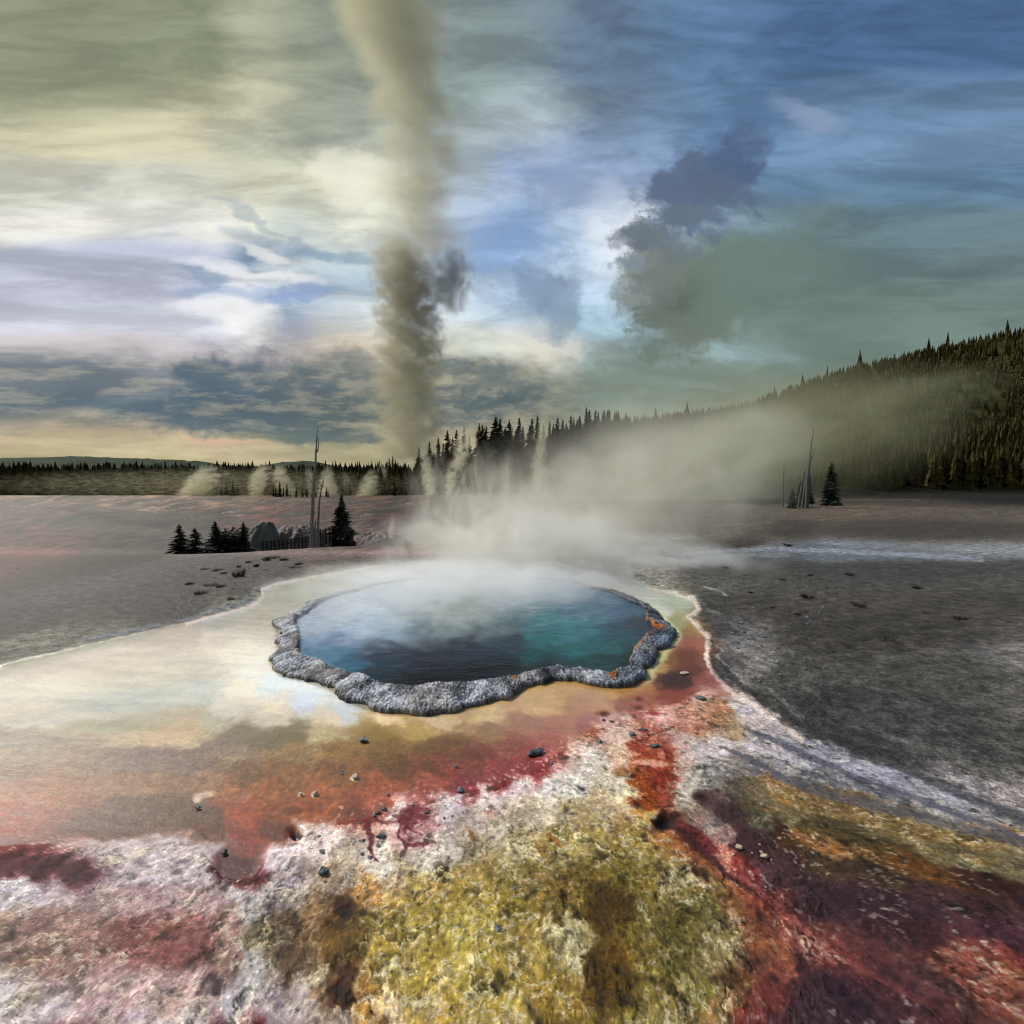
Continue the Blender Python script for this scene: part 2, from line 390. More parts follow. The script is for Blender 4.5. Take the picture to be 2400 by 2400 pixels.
# ---------------------------------------------------------------- ground height
def plateau_edge(x):
    """distance (y) where the near terrace ends and drops towards the river, left half"""
    return 15.2 + 0.30 * np.clip(x + 12, -8, 14) + 0.8 * pnoise(x * .35, x * 0 + 3.3, 5)
def height(x, y):
    # broad relief
    z = 0.02 * fbm(x * .35, y * .35, 3, 2) * np.clip(y / 4, 0, 1)
    # river cut on the left, fading out to the right
    left = 1 - sstep(-3.0, 5.0, x - 0.02 * y)
    e = plateau_edge(x)
    drop = sstep(e, e + 3.2, y) * (1 - sstep(30, 62, y - x * .1))
    z = z - 1.55 * drop * left
    # far terraces: gentle rise, stepped benches
    rise = sstep(24, 70, y)
    z = z + (0.35 + 0.25 * left) * rise
    bench = fbm(x * .05 + 4, y * .11 + x * .03, 3, 9)
    z = z + 0.38 * bench * sstep(20, 34, y) * (1 - sstep(60, 80, y))
    # hump just right of the left basin
    z = z + 0.85 * np.exp(-(((x + 9) / 9.0) ** 2 + ((y - 52) / 11.0) ** 2))
    # right far gravel banks
    z = z + 0.10 * fbm(x * .25, y * .25, 4, 12) * sstep(9, 16, y) * (1 - left)
    # wooded hillside behind the basin on the right
    hx = sstep(-14, 16, x - (y - 78) * .15)
    z = z + hx * 12.5 * sstep(74, 122, y) 
    return z

# ---------------------------------------------------------------- ground sheet
f_py = np.r_[np.arange(2750, 2440, -9.0), np.arange(2440, 2240, -4.5), np.arange(2240, 1700, -2.2), np.arange(1700, 1330, -2.2), np.arange(1330, 1166, -0.8)]
ys = CAM_H * FOC / (f_py - HORIZON)
ys = np.r_[np.linspace(-7, ys[0] - .25, 14), ys, np.geomspace(ys[-1] * 1.03, 160, 60), np.geomspace(170, 6000, 22)]
t_in = (np.arange(400, 1975, 2.8) - 1200) / FOC
t_mid_l = (np.arange(-60, 400, 9.0) - 1200) / FOC; t_mid_r = (np.arange(1975, 2460, 9.0) - 1200) / FOC
ts = np.r_[-np.geomspace(9, 2.2, 14), np.linspace(-2.15, -1.16, 70), t_mid_l, t_in, t_mid_r, np.linspace(1.16, 2.15, 70), np.geomspace(2.2, 9, 14)]
ts = np.unique(ts)
YY, TT = np.meshgrid(ys, ts, indexing='ij')
wy = np.maximum(YY, 1.0)
XX = TT * wy
gx, gy = XX.ravel(), YY.ravel()
gz = height(gx, gy)
PX, PY = project(gx, gy, gz)
PX = np.where(gy < 0.4, 1200 + 2200 * gx, PX); PY = np.where(gy < 0.4, 2900.0, PY)
PXc = np.clip(PX, -300, 2700); PYc = np.clip(PY, 1100, 2900)
def fold(v, a, b, k=.25):
    v = np.where(v > b, b - (v - b) * k, v); v = np.where(v < a, a + (a - v) * k, v)
    return v

CPT = """
440,1480,185,170,150;500,1500,205,190,170;560,1530,215,205,185;450,1560,200,190,170;600,1570,220,212,200;480,1620,190,190,178;560,1620,225,212,190;650,1640,215,208,195
523,1659,215,205,190;647,1655,235,215,185;492,1687,185,178,150;647,1680,205,195,175;803,1665,200,205,212;772,1711,190,170,130;772,1685,228,208,180;896,1687,238,208,165;1005,1680,215,190,160;720,1640,205,212,225;640,1600,205,215,225
449,1718,200,175,140;554,1733,130,115,95;678,1727,125,110,75;880,1711,150,120,55;989,1715,185,155,95;461,1780,125,100,90;554,1764,150,125,100;678,1764,150,120,80;803,1755,145,110,60;896,1758,130,100,50;1005,1749,130,95,55
477,1826,150,115,85;570,1814,135,100,60;678,1817,150,105,60;803,1814,140,95,50;927,1795,120,80,40;1005,1789,125,80,50;539,1857,165,110,70;647,1857,165,105,55;772,1857,165,100,60;896,1832,165,85,55;1005,1826,170,90,80
554,1904,168,72,36;647,1904,155,78,32;741,1888,165,85,40;834,1895,140,60,40;896,1876,170,90,70;461,1904,110,75,55;492,1935,110,65,50;585,1941,155,58,28;647,1941,120,52,22;570,1982,135,45,40;554,2028,90,30,42;585,2053,110,42,50;523,2037,95,42,55
710,1966,228,208,208;477,1997,200,185,190;467,2044,198,182,192;663,2013,222,205,218;772,1982,208,188,192;803,2013,198,178,172;787,2059,160,140,130;647,2090,175,160,168;554,2090,202,192,202;477,2121,170,140,145;585,2137,182,176,178;523,2168,150,115,110;461,2183,130,80,80;678,2152,110,85,65;616,2193,120,105,75;700,2110,165,150,150
927,1904,236,212,208;958,1920,150,65,82;989,1966,200,145,148;896,2028,226,212,202;1005,2013,216,200,190;927,2059,192,166,130;803,2124,80,45,20;741,2137,150,120,90;865,2090,188,142,70;896,2168,165,140,60;989,2137,172,150,66;803,2183,122,95,35;973,2075,175,152,85
1044,1693,210,185,145;1147,1675,212,180,125;1265,1655,208,170,115;1354,1652,178,125,72;1457,1649,150,88,58;1059,1743,122,85,48;1147,1714,150,115,78;1236,1699,168,120,85;1324,1699,172,115,82;1383,1708,160,92,72
1118,1773,130,72,52;1206,1743,148,90,72;1295,1737,168,98,82;1030,1782,135,78,52;1059,1823,152,72,62;1147,1811,158,72,68;1236,1782,155,56,60;1280,1767,175,88,88;1088,1848,140,50,62;1177,1823,145,50,58;1265,1793,155,56,62
1354,1767,224,190,180;1428,1714,215,175,165;1383,1787,218,208,202;1206,1850,218,196,202;1295,1846,214,204,202;1147,1876,218,198,202;1059,1895,218,202,212;1354,1846,208,202,196;1428,1846,192,182,165;1118,1920,188,168,165;1206,1905,176,155,140;1265,1891,202,188,165;1354,1891,165,145,105;1413,1876,162,142,112;1162,1935,198,182,162
1118,1979,155,138,105;1206,1994,165,148,98;1324,1979,174,152,88;1383,1979,172,150,85;1044,1979,202,186,180;1147,2038,168,146,82;1236,2038,152,130,70;1354,2053,130,108,40;1442,2038,145,122,40;1059,2082,180,152,68;1177,2112,170,148,60;1295,2112,152,126,48;1413,2141,98,72,10;1428,2112,104,78,14;1088,2156,175,156,72;1236,2171,165,142,66;1339,2186,168,152,100;1487,2141,134,112,40
1489,1658,150,78,68;1459,1680,195,150,140;1504,1670,172,106,96;1548,1684,220,168,162;1607,1699,178,118,108;1533,1728,168,80,70;1504,1758,152,58,44;1459,1728,222,190,175;1454,1767,208,172,150
1695,1684,152,110,78;1666,1664,178,130,108;1754,1664,192,186,202;1769,1684,198,182,186;1725,1714,168,140,112;1636,1714,168,108,88;1607,1743,192,150,140;1563,1782,152,56,36;1504,1793,165,85,60;1636,1758,186,170,172;1695,1752,198,186,196;1784,1737,178,166,178;1843,1758,166,160,176;1902,1767,150,150,172
1548,1832,145,46,30;1489,1817,162,72,16;1518,1876,144,62,10;1563,1861,162,76,60;1454,1832,198,188,172;1474,1861,208,192,160;1607,1832,178,166,160;1601,1861,192,176,165;1651,1832,125,120,118;1666,1802,150,145,146;1725,1802,132,122,116;1784,1793,126,122,128;1843,1802,142,140,152;1902,1817,106,106,118
1725,1846,105,95,80;1784,1846,122,105,78;1813,1832,162,125,82;1843,1882,152,125,75;1887,1885,132,110,70;1754,1891,90,80,58;1799,1891,126,115,86;1902,1861,120,95,62;1651,1870,92,66,66;1622,1905,132,110,98;1681,1920,132,110,110;1710,1905,75,52,58;1740,1920,64,48,48
1784,1920,95,90,68;1843,1929,112,105,78;1902,1935,92,80,46;1872,1964,122,84,40;1917,1988,158,115,70;1828,1950,76,42,30;1557,1926,60,22,8;1607,1950,112,40,46;1651,1979,124,50,54;1695,1994,195,120,108;1695,1959,142,110,110;1725,2018,144,62,60;1740,1979,70,42,50;1784,1979,70,42,44
1784,2038,92,62,70;1843,2023,76,48,50;1902,2009,82,64,50;1872,2068,65,43,50;1813,2068,82,48,60;1917,2112,60,38,50;1754,2053,134,58,58;1799,2112,124,62,58;1872,2141,76,43,50;1843,2156,144,84,72;1917,2195,144,80,74
1518,1920,190,160,95;1489,1979,165,142,72;1563,1964,170,120,62;1607,1994,162,112,68;1518,2023,148,130,64;1577,2053,154,135,74;1651,2023,142,92,56;1681,2082,152,120,72;1636,2127,132,120,58;1518,2141,138,120,48;1459,2141,104,76,12;1725,2127,138,98,62;1577,2171,112,100,40;1695,2186,144,126,76;1784,2171,132,82,66;1459,2053,132,115,44
1774,1415,80,76,72;1889,1491,74,70,68;1736,1511,128,129,138;1794,1549,132,132,140;1851,1568,88,88,88;1698,1472,88,88,94;1679,1426,74,74,74;1774,1357,92,91,90;1889,1338,80,80,82;1680,1367,105,105,104;1928,1645,70,75,75;1851,1645,75,80,82;1774,1626,76,76,73;1736,1587,132,128,134;1698,1568,80,80,86;1908,1714,70,72,78;1840,1683,100,100,104
1583,1415,168,176,160;1545,1438,200,205,198;1583,1461,152,150,110;1614,1480,148,112,70;1564,1511,170,140,90;1621,1507,152,86,70;1614,1537,116,58,40;1575,1549,122,80,42;1545,1537,182,160,108;1583,1591,74,32,16;1621,1576,100,46,36;1648,1591,142,78,74;1537,1568,172,140,92;1525,1603,162,108,60;1468,1618,178,125,64;1430,1626,192,145,80;1334,1606,192,150,84;1583,1618,132,62,50;1506,1645,152,86,66;1391,1645,182,130,75;1277,1645,206,165,104;1660,1632,195,150,145;1679,1645,162,110,80;1736,1645,192,182,184
900,1340,195,190,180;1100,1335,190,188,180;800,1352,190,186,170;1350,1340,180,180,178;1500,1360,190,190,188;750,1380,190,188,172;650,1400,180,178,160;560,1425,175,172,155;620,1395,190,186,170;600,1450,190,180,160;500,1452,175,170,155;1250,1345,190,192,190
450,1360,98,86,84;550,1350,102,90,87;500,1330,118,107,110;650,1330,118,100,97;800,1310,128,110,104;900,1310,142,122,116;450,1400,92,82,78;560,1385,97,87,82;450,1430,96,88,83;470,1320,118,107,107;1000,1310,150,135,130;1200,1310,150,145,138;1400,1310,140,138,132
1600,1285,135,132,125;1800,1290,128,130,134;1932,1297,122,127,138;1850,1240,62,55,49;1700,1240,96,90,84;1900,1190,92,80,70;1800,1210,84,76,66;1700,1190,98,92,84;1780,1330,84,84,84;1500,1230,120,114,106;1760,1265,74,66,60;1700,1340,96,96,95
470,1185,170,150,120;480,1212,62,66,42;460,1245,80,72,56;560,1197,120,88,72;620,1215,142,76,70;700,1190,138,92,76;620,1192,134,76,54;760,1200,122,82,70;850,1190,128,95,76;900,1177,118,92,56;700,1230,112,80,78;760,1250,122,95,90;850,1230,140,125,115;900,1220,112,56,56;930,1240,112,74,74;900,1260,132,80,80;1000,1200,112,80,78;1060,1185,96,70,66;1100,1220,110,90,88;1000,1250,124,105,100;1200,1200,118,104,96;1200,1260,130,120,112;1400,1200,116,108,96;550,1232,128,76,74;640,1260,115,95,90;470,1270,70,62,52;1000,1170,110,86,66;1300,1175,70,62,44;1500,1170,56,50,36;1800,1160,40,36,26;700,1172,120,100,70;560,1172,150,130,90
"""
C = np.array([[float(v) for v in q.split(',')] for q in CPT.replace('\n', ';').split(';') if q.strip()])
cpx, cpy = C[:, 0], C[:, 1]; cc = C[:, 2:5]  # terrace sheen and fog behind the pool are painted into these colours
# organic borders: the look-up place wanders with fractal noise, finer close to the camera
wl = fbm(PXc / 70, PYc / 45, 4, 21); wl2 = fbm(PXc / 70, PYc / 45, 4, 22)
wf = fbm(gx * 9, gy * 9, 3, 23); wf2 = fbm(gx * 9, gy * 9, 3, 24)
near = np.clip((PYc - 1300) / 600, 0.05, 1)
qx = PXc + (34 * wl + 22 * wf) * np.clip((PYc - 1250) / 400, 0.1, 1); qy = PYc + (22 * wl2 + 16 * wf2) * near
qy = qy - .23 * np.maximum(437 - PXc, 0) * (1 - sstep(1560, 1760, PYc)) * sstep(1200, 1330, PYc) - .30 * np.maximum(PXc - 1932, 0) * sstep(1560, 1760, PYc)
qx = fold(qx, 445, 1925); qy = fold(qy, 0, 2195, .6)
ROUND = 0
num = np.zeros((len(gx), 3)); den = np.zeros(len(gx))
for k in range(len(cpx)):
    sy = 1.0 if cpy[k] > 1700 else (1.35 if cpy[k] > 1420 else 2.6)
    d2 = (qx - cpx[k]) ** 2 + ((qy - cpy[k]) * sy) ** 2
    w = 1.0 / (d2 + 60) ** 2.3
    num += w[:, None] * cc[k]; den += w
colr = num / den[:, None]

def over(mask, c, a=1.0):
    global colr
    m = (np.clip(mask, 0, 1) * a)[:, None]
    colr = colr * (1 - m) + np.asarray(c, float)[None, :] * m
def blob(px, py, rx, ry, rot=0, soft=.5, warp=.35):
    c_, s_ = math.cos(math.radians(rot)), math.sin(math.radians(rot))
    dx, dy = qx2 - px, qy2 - py
    u = (dx * c_ + dy * s_) / rx; v = (-dx * s_ + dy * c_) / ry
    r = np.sqrt(u * u + v * v) + warp * nzb
    return 1 - sstep(1 - soft, 1 + soft * .3, r)
def stroke(pts, w, soft=.6, warp=.5):
    if pts[-1][0] >= 1925 and pts[-1][0] < 2000:
        a_, b_ = pts[-2], pts[-1]; k_ = 520 / (b_[0] - a_[0] + 1e-6)
        pts = pts + [(b_[0] + 520, b_[1] + (b_[1] - a_[1]) * k_ * .8, b_[2] * 1.3)]
    d, par = poly_dist(qx2, qy2, pts)
    wd = np.interp(par, np.arange(len(pts)), [p[2] for p in pts] if len(pts[0]) > 2 else [w] * len(pts))
    return 1 - sstep(1 - soft, 1 + soft * .3, d / wd + warp * nzb)
qx2 = PXc + 10 * wl * near + 6 * wf; qy2 = PYc + 6 * wl2 * near + 5 * wf2 * near
nzb = fbm(PXc / 16, PYc / 11, 4, 31)
# masks --------------------------------------------------------------------------
LOW = [(300,1985),(437,1975),(470,1990),(520,2060),(590,2065),(640,2000),(700,1958),(780,1935),(850,1915),(930,1885),(1010,1868),(1080,1862),(1150,1838),(1240,1808),(1290,1780),(1340,1735),(1400,1700),(1450,1680),(1560,1650),(1640,1622),(1700,1640)]
lowy = np.interp(qx2, [p[0] for p in LOW], [p[1] for p in LOW])
UP = [(0,1560),(437,1462),(520,1438),(575,1424),(598,1412),(612,1398),(606,1386),(625,1375),(660,1364),(740,1350),(830,1336),(922,1322),(1000,1314),(1150,1310),(1300,1318),(1400,1340),(1470,1372),(1529,1384)]
upy = np.interp(qx2, [p[0] for p in UP], [p[1] for p in UP])
EDGE = [(1480,1350),(1520,1378),(1583,1392),(1621,1403),(1637,1430),(1612,1446),(1629,1469),(1656,1491),(1652,1530),(1656,1557),(1675,1587),(1717,1626),(1774,1652),(1832,1702),(1889,1733),(1928,1752),(2400,1900)]
edx = np.interp(qy2, [p[1] for p in EDGE], [p[0] for p in EDGE])
left_gravel = (1 - sstep(-4, 3, qy2 - upy)) * (1 - sstep(1250, 1560, qx2 + 60 * wl))
right_gravel = sstep(-3, 8, qx2 - edx) * (qy2 < 1900) * sstep(1300, 1345, qy2)
gravel = np.clip(left_gravel + right_gravel + (qy2 < 1312), 0, 1)
wet = sstep(-4, 8, lowy - qy2) * (1 - gravel) * (qx2 < edx)
crust = np.clip(1 - wet - gravel, 0, 1)
far = 1 - sstep(1285, 1320, PYc)

# --- colour detail ----------------------------------------------------------------
# crust: terracettes - crinkled pale coast lines around smoother tan flats, dark pits
rb = ridged(gx * 17 + wf * .5, gy * 13, 2, 43); rc = pnoise(gx * 46, gy * 40, 45); rd = fbm(gx * 2.3, gy * 2.0, 3, 47)
def contour(sc, levels, seed, wid):
    c = fbm(gx * sc + .12 * wf, gy * sc * .9 + .12 * wf2, 7, seed, .60) * levels
    fr_ = c - np.floor(c)
    return fr_, np.exp(-(np.minimum(fr_, 1 - fr_) / wid) ** 2), c
f1, l1, c1_ = contour(1.05, 4.2, 141, .075); f2, l2, c2_ = contour(3.3, 2.4, 147, .085)
patch = sstep(-.25, .35, fbm(gx * 2.6, gy * 2.4, 3, 151)); patch2 = sstep(-.2, .3, fbm(gx * 6, gy * 5, 3, 152))
rc = pnoise(gx * 26, gy * 24, 45)
gran = sstep(-.15, .5, rc)
lace = np.clip(l1 * (.45 + .55 * patch) + l2 * .75 * patch * (.5 + .5 * patch2) + .10 * gran * patch2, 0, 1) * (.75 + .25 * gran)
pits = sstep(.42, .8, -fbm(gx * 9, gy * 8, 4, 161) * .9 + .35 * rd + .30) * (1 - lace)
yel = sstep(1860, 2010, PYc) * crust
lum = colr.mean(1)
tint = fbm(gx * 1.5, gy * 1.5, 4, 155)
colr *= (1 + crust * np.clip(.2 * tint, -.2, .2))[:, None]
ochre = sstep(.12, .45, fbm(gx * 3.1, gy * 2.2, 4, 157))
m = (yel * ochre * .22 * (lum > 90))[:, None]; colr = colr * (1 - m) + np.array([168, 122, 44.]) * m
grn = sstep(.10, .5, fbm(gx * 2.6, gy * 2.2, 4, 159))
m = (yel * grn * .25 * (PX > 850) * (PX < 1680))[:, None]; colr = colr * (1 - m) + np.array([104, 96, 40.]) * m
pale = np.array([240, 230, 200.])
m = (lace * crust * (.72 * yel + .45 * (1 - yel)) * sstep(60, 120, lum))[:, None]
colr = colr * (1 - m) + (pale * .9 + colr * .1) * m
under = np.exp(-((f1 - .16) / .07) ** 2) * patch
colr *= 1 - (np.clip(pits * .5 + under * .35, 0, .7) * crust)[:, None]  # shade under the pale ridges and in the pits, darkened into the colour
# granular salt-and-pepper, mid-scale
g1 = pnoise(gx * 75, gy * 60, 51); g2 = pnoise(gx * 28, gy * 24, 52); g3 = fbm(gx * 8, gy * 7, 3, 53)
amp = crust * .20 + wet * (.05 + .12 * sstep(1690, 1800, PYc)) + gravel * .20
colr *= (1 + amp * (g2 * .9 * np.clip(5 / np.maximum(gy, .5), 0, 1) + g3 * 1.1))[:, None]
# mineral freckles in the red margins
redm = np.exp(-((qy2 - lowy + 6) / 24.0) ** 2) * (qx2 < 1340)
sp_ = sstep(.36, .6, pnoise(gx * 34, gy * 26, 55))
over(redm * sp_, (228, 196, 190), .75)
redb = np.exp(-((qy2 - lowy - 12) / 14.0) ** 2) * (qx2 < 1320) * (qx2 > 640)
sp2 = sstep(.15, .4, fbm(gx * 12, gy * 9, 3, 57))
over(redb * sp2, (150, 62, 76), .75)
# tan zone: faint current lines and leathery mat
tl = fbm(gx * 1.2, gy * 6 + gx * .8, 4, 61)
colr *= (1 + wet * .08 * tl + wet * sstep(1690, 1760, PYc) * .10 * fbm(gx * 14, gy * 16, 3, 62))[:, None]
# white lime patches and mineral stains; shade of pits and holes painted dark
for (a, b, c_, d_, r_, cl, al) in [
   (477,1860,32,10,-10,(236,214,196),.55),(462,1870,14,7,10,(236,214,196),.6),(738,1860,10,8,0,(240,215,190),.9),(706,1860,8,5,-20,(235,205,180),.8),(833,1822,11,8,0,(240,228,200),.95),(800,1888,7,5,0,(225,180,160),.7),
   (945,1738,14,5,-20,(150,120,70),.5),(900,1712,44,20,-12,(140,112,48),.6),(1000,1745,60,18,-8,(112,84,50),.5),(620,1735,60,22,-8,(108,94,72),.6),(500,1745,50,12,-12,(112,96,84),.5),
   (685,1900,30,13,-6,(118,56,22),.8),(800,1797,14,9,0,(110,78,44),.7),(595,1822,26,12,-5,(118,88,58),.6),(840,1920,60,16,-8,(135,48,30),.6),
   (1500,1636,13,6,8,(96,44,34),.85),(1499,1658,13,6,3,(98,48,42),.85),(1416,1671,16,7,12,(90,42,26),.9),(1532,1672,20,6,5,(160,60,64),.8),(1603,1580,13,5,20,(228,205,180),.9),
   (1578,1592,52,24,0,(58,24,10),.95),(1610,1545,26,30,10,(104,50,34),.7),(1610,1516,14,5,0,(120,75,60),.6),(1500,1835,28,22,0,(152,66,14),.5),
   (1557,1926,22,14,20,(44,16,8),.95),(694,1950,15,14,0,(40,16,14),.95),
   (803,2124,32,22,10,(76,42,16),.85),(790,2172,30,9,8,(84,58,22),.8),(680,2152,26,14,60,(88,66,48),.6),(690,2168,8,22,0,(66,50,38),.7),
   (550,2030,48,26,-20,(88,28,42),.6),(1437,2118,44,54,-25,(98,70,10),.75),(1400,2080,34,16,30,(96,76,20),.6),(1310,2155,12,34,-25,(88,66,20),.7),
   (1455,1812,20,13,0,(150,98,50),.7),(1300,1965,8,24,-38,(176,112,44),.7),(1270,2000,8,34,-30,(170,120,54),.5),(1106,1960,5,26,-22,(150,92,34),.75),(1090,2040,34,5,-38,(158,104,36),.65),
   (1155,1912,20,16,0,(186,148,140),.6),(1150,1904,12,8,0,(178,110,104),.5),(1225,1912,40,22,0,(160,146,126),.5),
   (1530,1790,60,9,4,(228,180,160),.7),(1552,1770,8,16,-20,(226,170,150),.6),(1640,1762,120,30,25,(190,180,188),.4),
   (1655,1868,24,10,18,(70,48,52),.8),(1685,1885,24,8,40,(62,42,46),.7),(1720,1925,60,14,42,(70,46,48),.6),
   (1830,1886,34,14,4,(170,132,78),.7),(1888,1884,28,9,-6,(150,122,74),.6),(1800,1900,26,6,10,(176,132,76),.5),(1890,1975,56,13,28,(160,112,62),.7),
   (1700,2000,14,34,-35,(200,128,116),.7),(1770,2040,14,8,0,(150,70,70),.6),(1870,1990,60,20,32,(84,62,38),.5)]:
    over(blob(a, b, c_, d_, r_), cl, al)
fk = sstep(.30, .45, pnoise(gx * 34, gy * 30, 201)) * sstep(-.1, .3, pnoise(gx * 4, gy * 4, 202)) * (PX > 1700) * (PY > 1930) * (PX < 2500) * crust
over(fk, (186, 174, 168), .45)
# branching wine-red veins on the white crust
for pts, w, al in [([(858,1925,10),(868,1965,9),(866,1990,6),(880,2010,4),(890,2022,2)],5,.9),([(925,1912,10),(948,1925,8),(972,1905,10),(996,1915,10)],8,.7),
   ([(940,1925,5),(930,1960,4),(950,1985,6),(1000,1980,7),(1012,1975,6)],5,.8),([(945,1928,4),(970,1950,3),(998,1958,2)],3,.8),([(938,1925,4),(905,1930,5),(880,1920,4)],4,.7),
   ([(940,1905,9),(975,1890,9),(1000,1900,8)],8,.55),([(965,1975,14),(990,1985,10)],10,.5),([(950,1935,2),(955,1965,2)],2,.8)]:
    over(stroke(pts, w, .5, .8), (120, 46, 62), al)
# right channel: dark dividing seam running to the lower right, streaks of grey and lavender
for pts, c_, al in [([(1580,1935,10),(1640,1985,12),(1700,2045,10),(1780,2100,9),(1860,2150,8),(1935,2210,8)],(74,36,38),.75),
   ([(1560,1945,8),(1630,2010,9),(1720,2080,8),(1800,2140,8)],(170,92,52),.5),([(1680,2010,6),(1740,2060,9),(1800,2110,9),(1870,2165,9),(1935,2215,10)],(170,96,92),.55),
   ([(1660,1880,8),(1720,1930,14),(1780,1990,22),(1850,2060,34),(1935,2140,50)],(66,42,48),.55),
   ([(1745,1708,5),(1785,1725,8),(1850,1752,10),(1930,1790,8)],(88,88,104),.8),([(1690,1752,4),(1740,1772,8),(1800,1802,10),(1860,1836,12),(1935,1860,14)],(84,84,94),.75),
   ([(1660,1775,4),(1740,1802,5),(1800,1815,4)],(96,90,92),.7),([(1700,1805,4),(1725,1820,5),(1745,1812,4)],(92,92,100),.6),([(1800,1822,6),(1850,1850,8),(1900,1870,6)],(150,116,76),.6),
   ([(1720,1740,4),(1800,1762,6),(1900,1800,8)],(200,192,206),.6),([(1640,1700,5),(1700,1728,6),(1730,1735,4)],(130,90,64),.5),
   ([(1700,1855,5),(1780,1870,8),(1860,1905,8),(1935,1925,8)],(92,84,64),.5),([(1640,1810,8),(1620,1840,10),(1610,1870,8)],(206,196,186),.6),
   ([(1660,1500,7),(1652,1535,6),(1668,1575,6),(1700,1612,7),(1780,1660,12),(1880,1735,9)],(214,196,194),.7),
   ([(1520,1375,5),(1583,1390,7),(1624,1402,9),(1640,1430,8),(1614,1446,7),(1640,1474,9),(1662,1495,7),(1657,1540,7),(1662,1562,8)],(222,206,200),.85),
   ([(1675,1510,3),(1695,1525,3),(1680,1540,3),(1710,1570,5),(1740,1598,4)],(180,180,186),.7),
   ([(1690,1560,8),(1730,1600,10),(1770,1632,10),(1850,1680,12),(1935,1725,14)],(54,58,62),.65),
   ([(1740,1600,4),(1800,1612,5),(1840,1650,5),(1880,1690,4)],(150,150,156),.4),
   ([(1640,1405,4),(1660,1430,7),(1690,1440,6)],(120,130,140),.6),([(1650,1375,3),(1690,1385,3),(1700,1395,3)],(170,176,184),.7),
   ([(200,1500,7),(438,1452,6),(495,1433,6),(560,1416,6),(586,1408,7),(592,1394,7),(600,1380,6),(630,1367,4),(700,1353,2),(800,1336,2)],(160,170,188),.8),
   ([(437,1464,3),(520,1440,3),(580,1424,4),(604,1412,4),(616,1397,4),(611,1384,3),(640,1371,2.5),(740,1351,1.5),(900,1325,1.5)],(236,214,206),.95),
   ([(850,1640,4),(1000,1690,6)],(240,214,176),.0),
   ([(1600,1300,5),(1700,1290,5),(1800,1287,6),(1935,1290,6),(2300,1310,8)],(160,165,180),.8),([(1560,1340,6),(1640,1310,6),(1740,1300,6),(1850,1302,5)],(150,156,166),.6),
   ([(430,1200,3),(520,1194,3),(640,1183,2)],(140,74,52),.9),([(520,1202,1.6),(560,1198,2.2),(620,1190,1.6)],(230,215,200),.9),([(545,1212,1.5),(570,1207,1.6)],(226,208,196),.8),
   ([(440,1190,2),(540,1182,2.5),(620,1176,2)],(214,196,160),.7),([(820,1215,3),(880,1200,5),(940,1185,4),(1020,1172,3)],(190,170,156),.8),
   ([(850,1240,3),(900,1225,5),(950,1212,4)],(96,44,44),.7),([(930,1262,4),(1000,1240,3),(1060,1225,3)],(98,60,62),.5),([(770,1262,4),(850,1252,4)],(150,84,82),.5)]:
    over(stroke(pts, 5, .6, .45), c_, al)
# far benches: run-off lines
fl = fbm(PXc / 60 + PYc / 30, (PYc + PXc * .16) / 3.2, 4, 71)
colr *= (1 + far * sstep(1150, 1165, PYc) * .24 * fl)[:, None]
# gravel tone patches: pale stripes along the drainage
gs = fbm((gx * .8 + gy * .5) * .9, (gy - gx * .25) * 3.5, 4, 73)
colr *= (1 + gravel * (1 - far) * .17 * gs)[:, None]
gd = sstep(.22, .5, fbm(gx * 1.6, gy * 2.2, 4, 74))
colr *= (1 - left_gravel * (1 - far) * .3 * gd)[:, None]
colr *= (1 + left_gravel * (1 - far) * (.45 * fbm(gx * 4, gy * 5, 4, 180) - .35 * sstep(.25, .5, pnoise(gx * 7, gy * 8, 181))))[:, None]
# forest floor under the trees
wood = sstep(68, 84, gy) * sstep(-24, -6, gx - (gy - 80) * .15)
over(wood, (44, 42, 26), .9)
over(sstep(90, 115, gy) * (1 - wood), (66, 66, 40), .85)
# shore tones around the crater: lime-white bands, dark line along the rim foot
ang = np.arctan2(gy - pc[1], gx - pc[0]); rr = np.hypot(gx - pc[0], gy - pc[1])
ro = r_out(ang); ri = r_in(ang)
edge = rr - ro
over(np.exp(-(edge / .10) ** 2) * wet * (PX > 1100) * (PX < 1560), (206, 172, 112), .55)
over(np.exp(-(edge / .035) ** 2) * wet, (96, 84, 60), .5)
over(np.exp(-((edge - .07) / .05) ** 2) * wet * sstep(1500, 1530, PX) * (PX < 1600), (206, 206, 166), .7)
olive = yel * (PX > 800) * (PX < 1700)
gm_ = colr.mean(1, keepdims=True); colr = colr + (gm_ - colr) * (.14 * olive)[:, None]; colr *= (1 + .02 * olive)[:, None]
farl = sstep(1150, 1168, PYc) * (1 - sstep(1276, 1296, PYc)) * (PX < 1100)
wv_ = 12 * fbm(PXc / 110, PYc / 30, 3, 170)
rl = ridged(PXc / 120, (PYc + PXc * .13 + wv_) / 9, 4, 171); rl2 = fbm(PXc / 70, (PYc + PXc * .16 + wv_) / 5.0, 5, 172)
colr = colr * (1 - .36 * left_gravel * (1 - far) * (1 - .5 * sstep(1290, 1315, 1600 - PYc)))[:, None] * (1 - .14 * right_gravel)[:, None]
colr = colr * (1 - farl[:, None] * np.array([.12, .24, .27]))
colr = colr * (1 - farl * (.40 - .70 * np.clip(rl - .5, -.5, .5) - .8 * rl2))[:, None]
gm_ = colr.mean(1, keepdims=True); colr = colr + (gm_ - colr) * (.05 * farl)[:, None]
rg = right_gravel * (1 - far) + (PX > 1600) * far
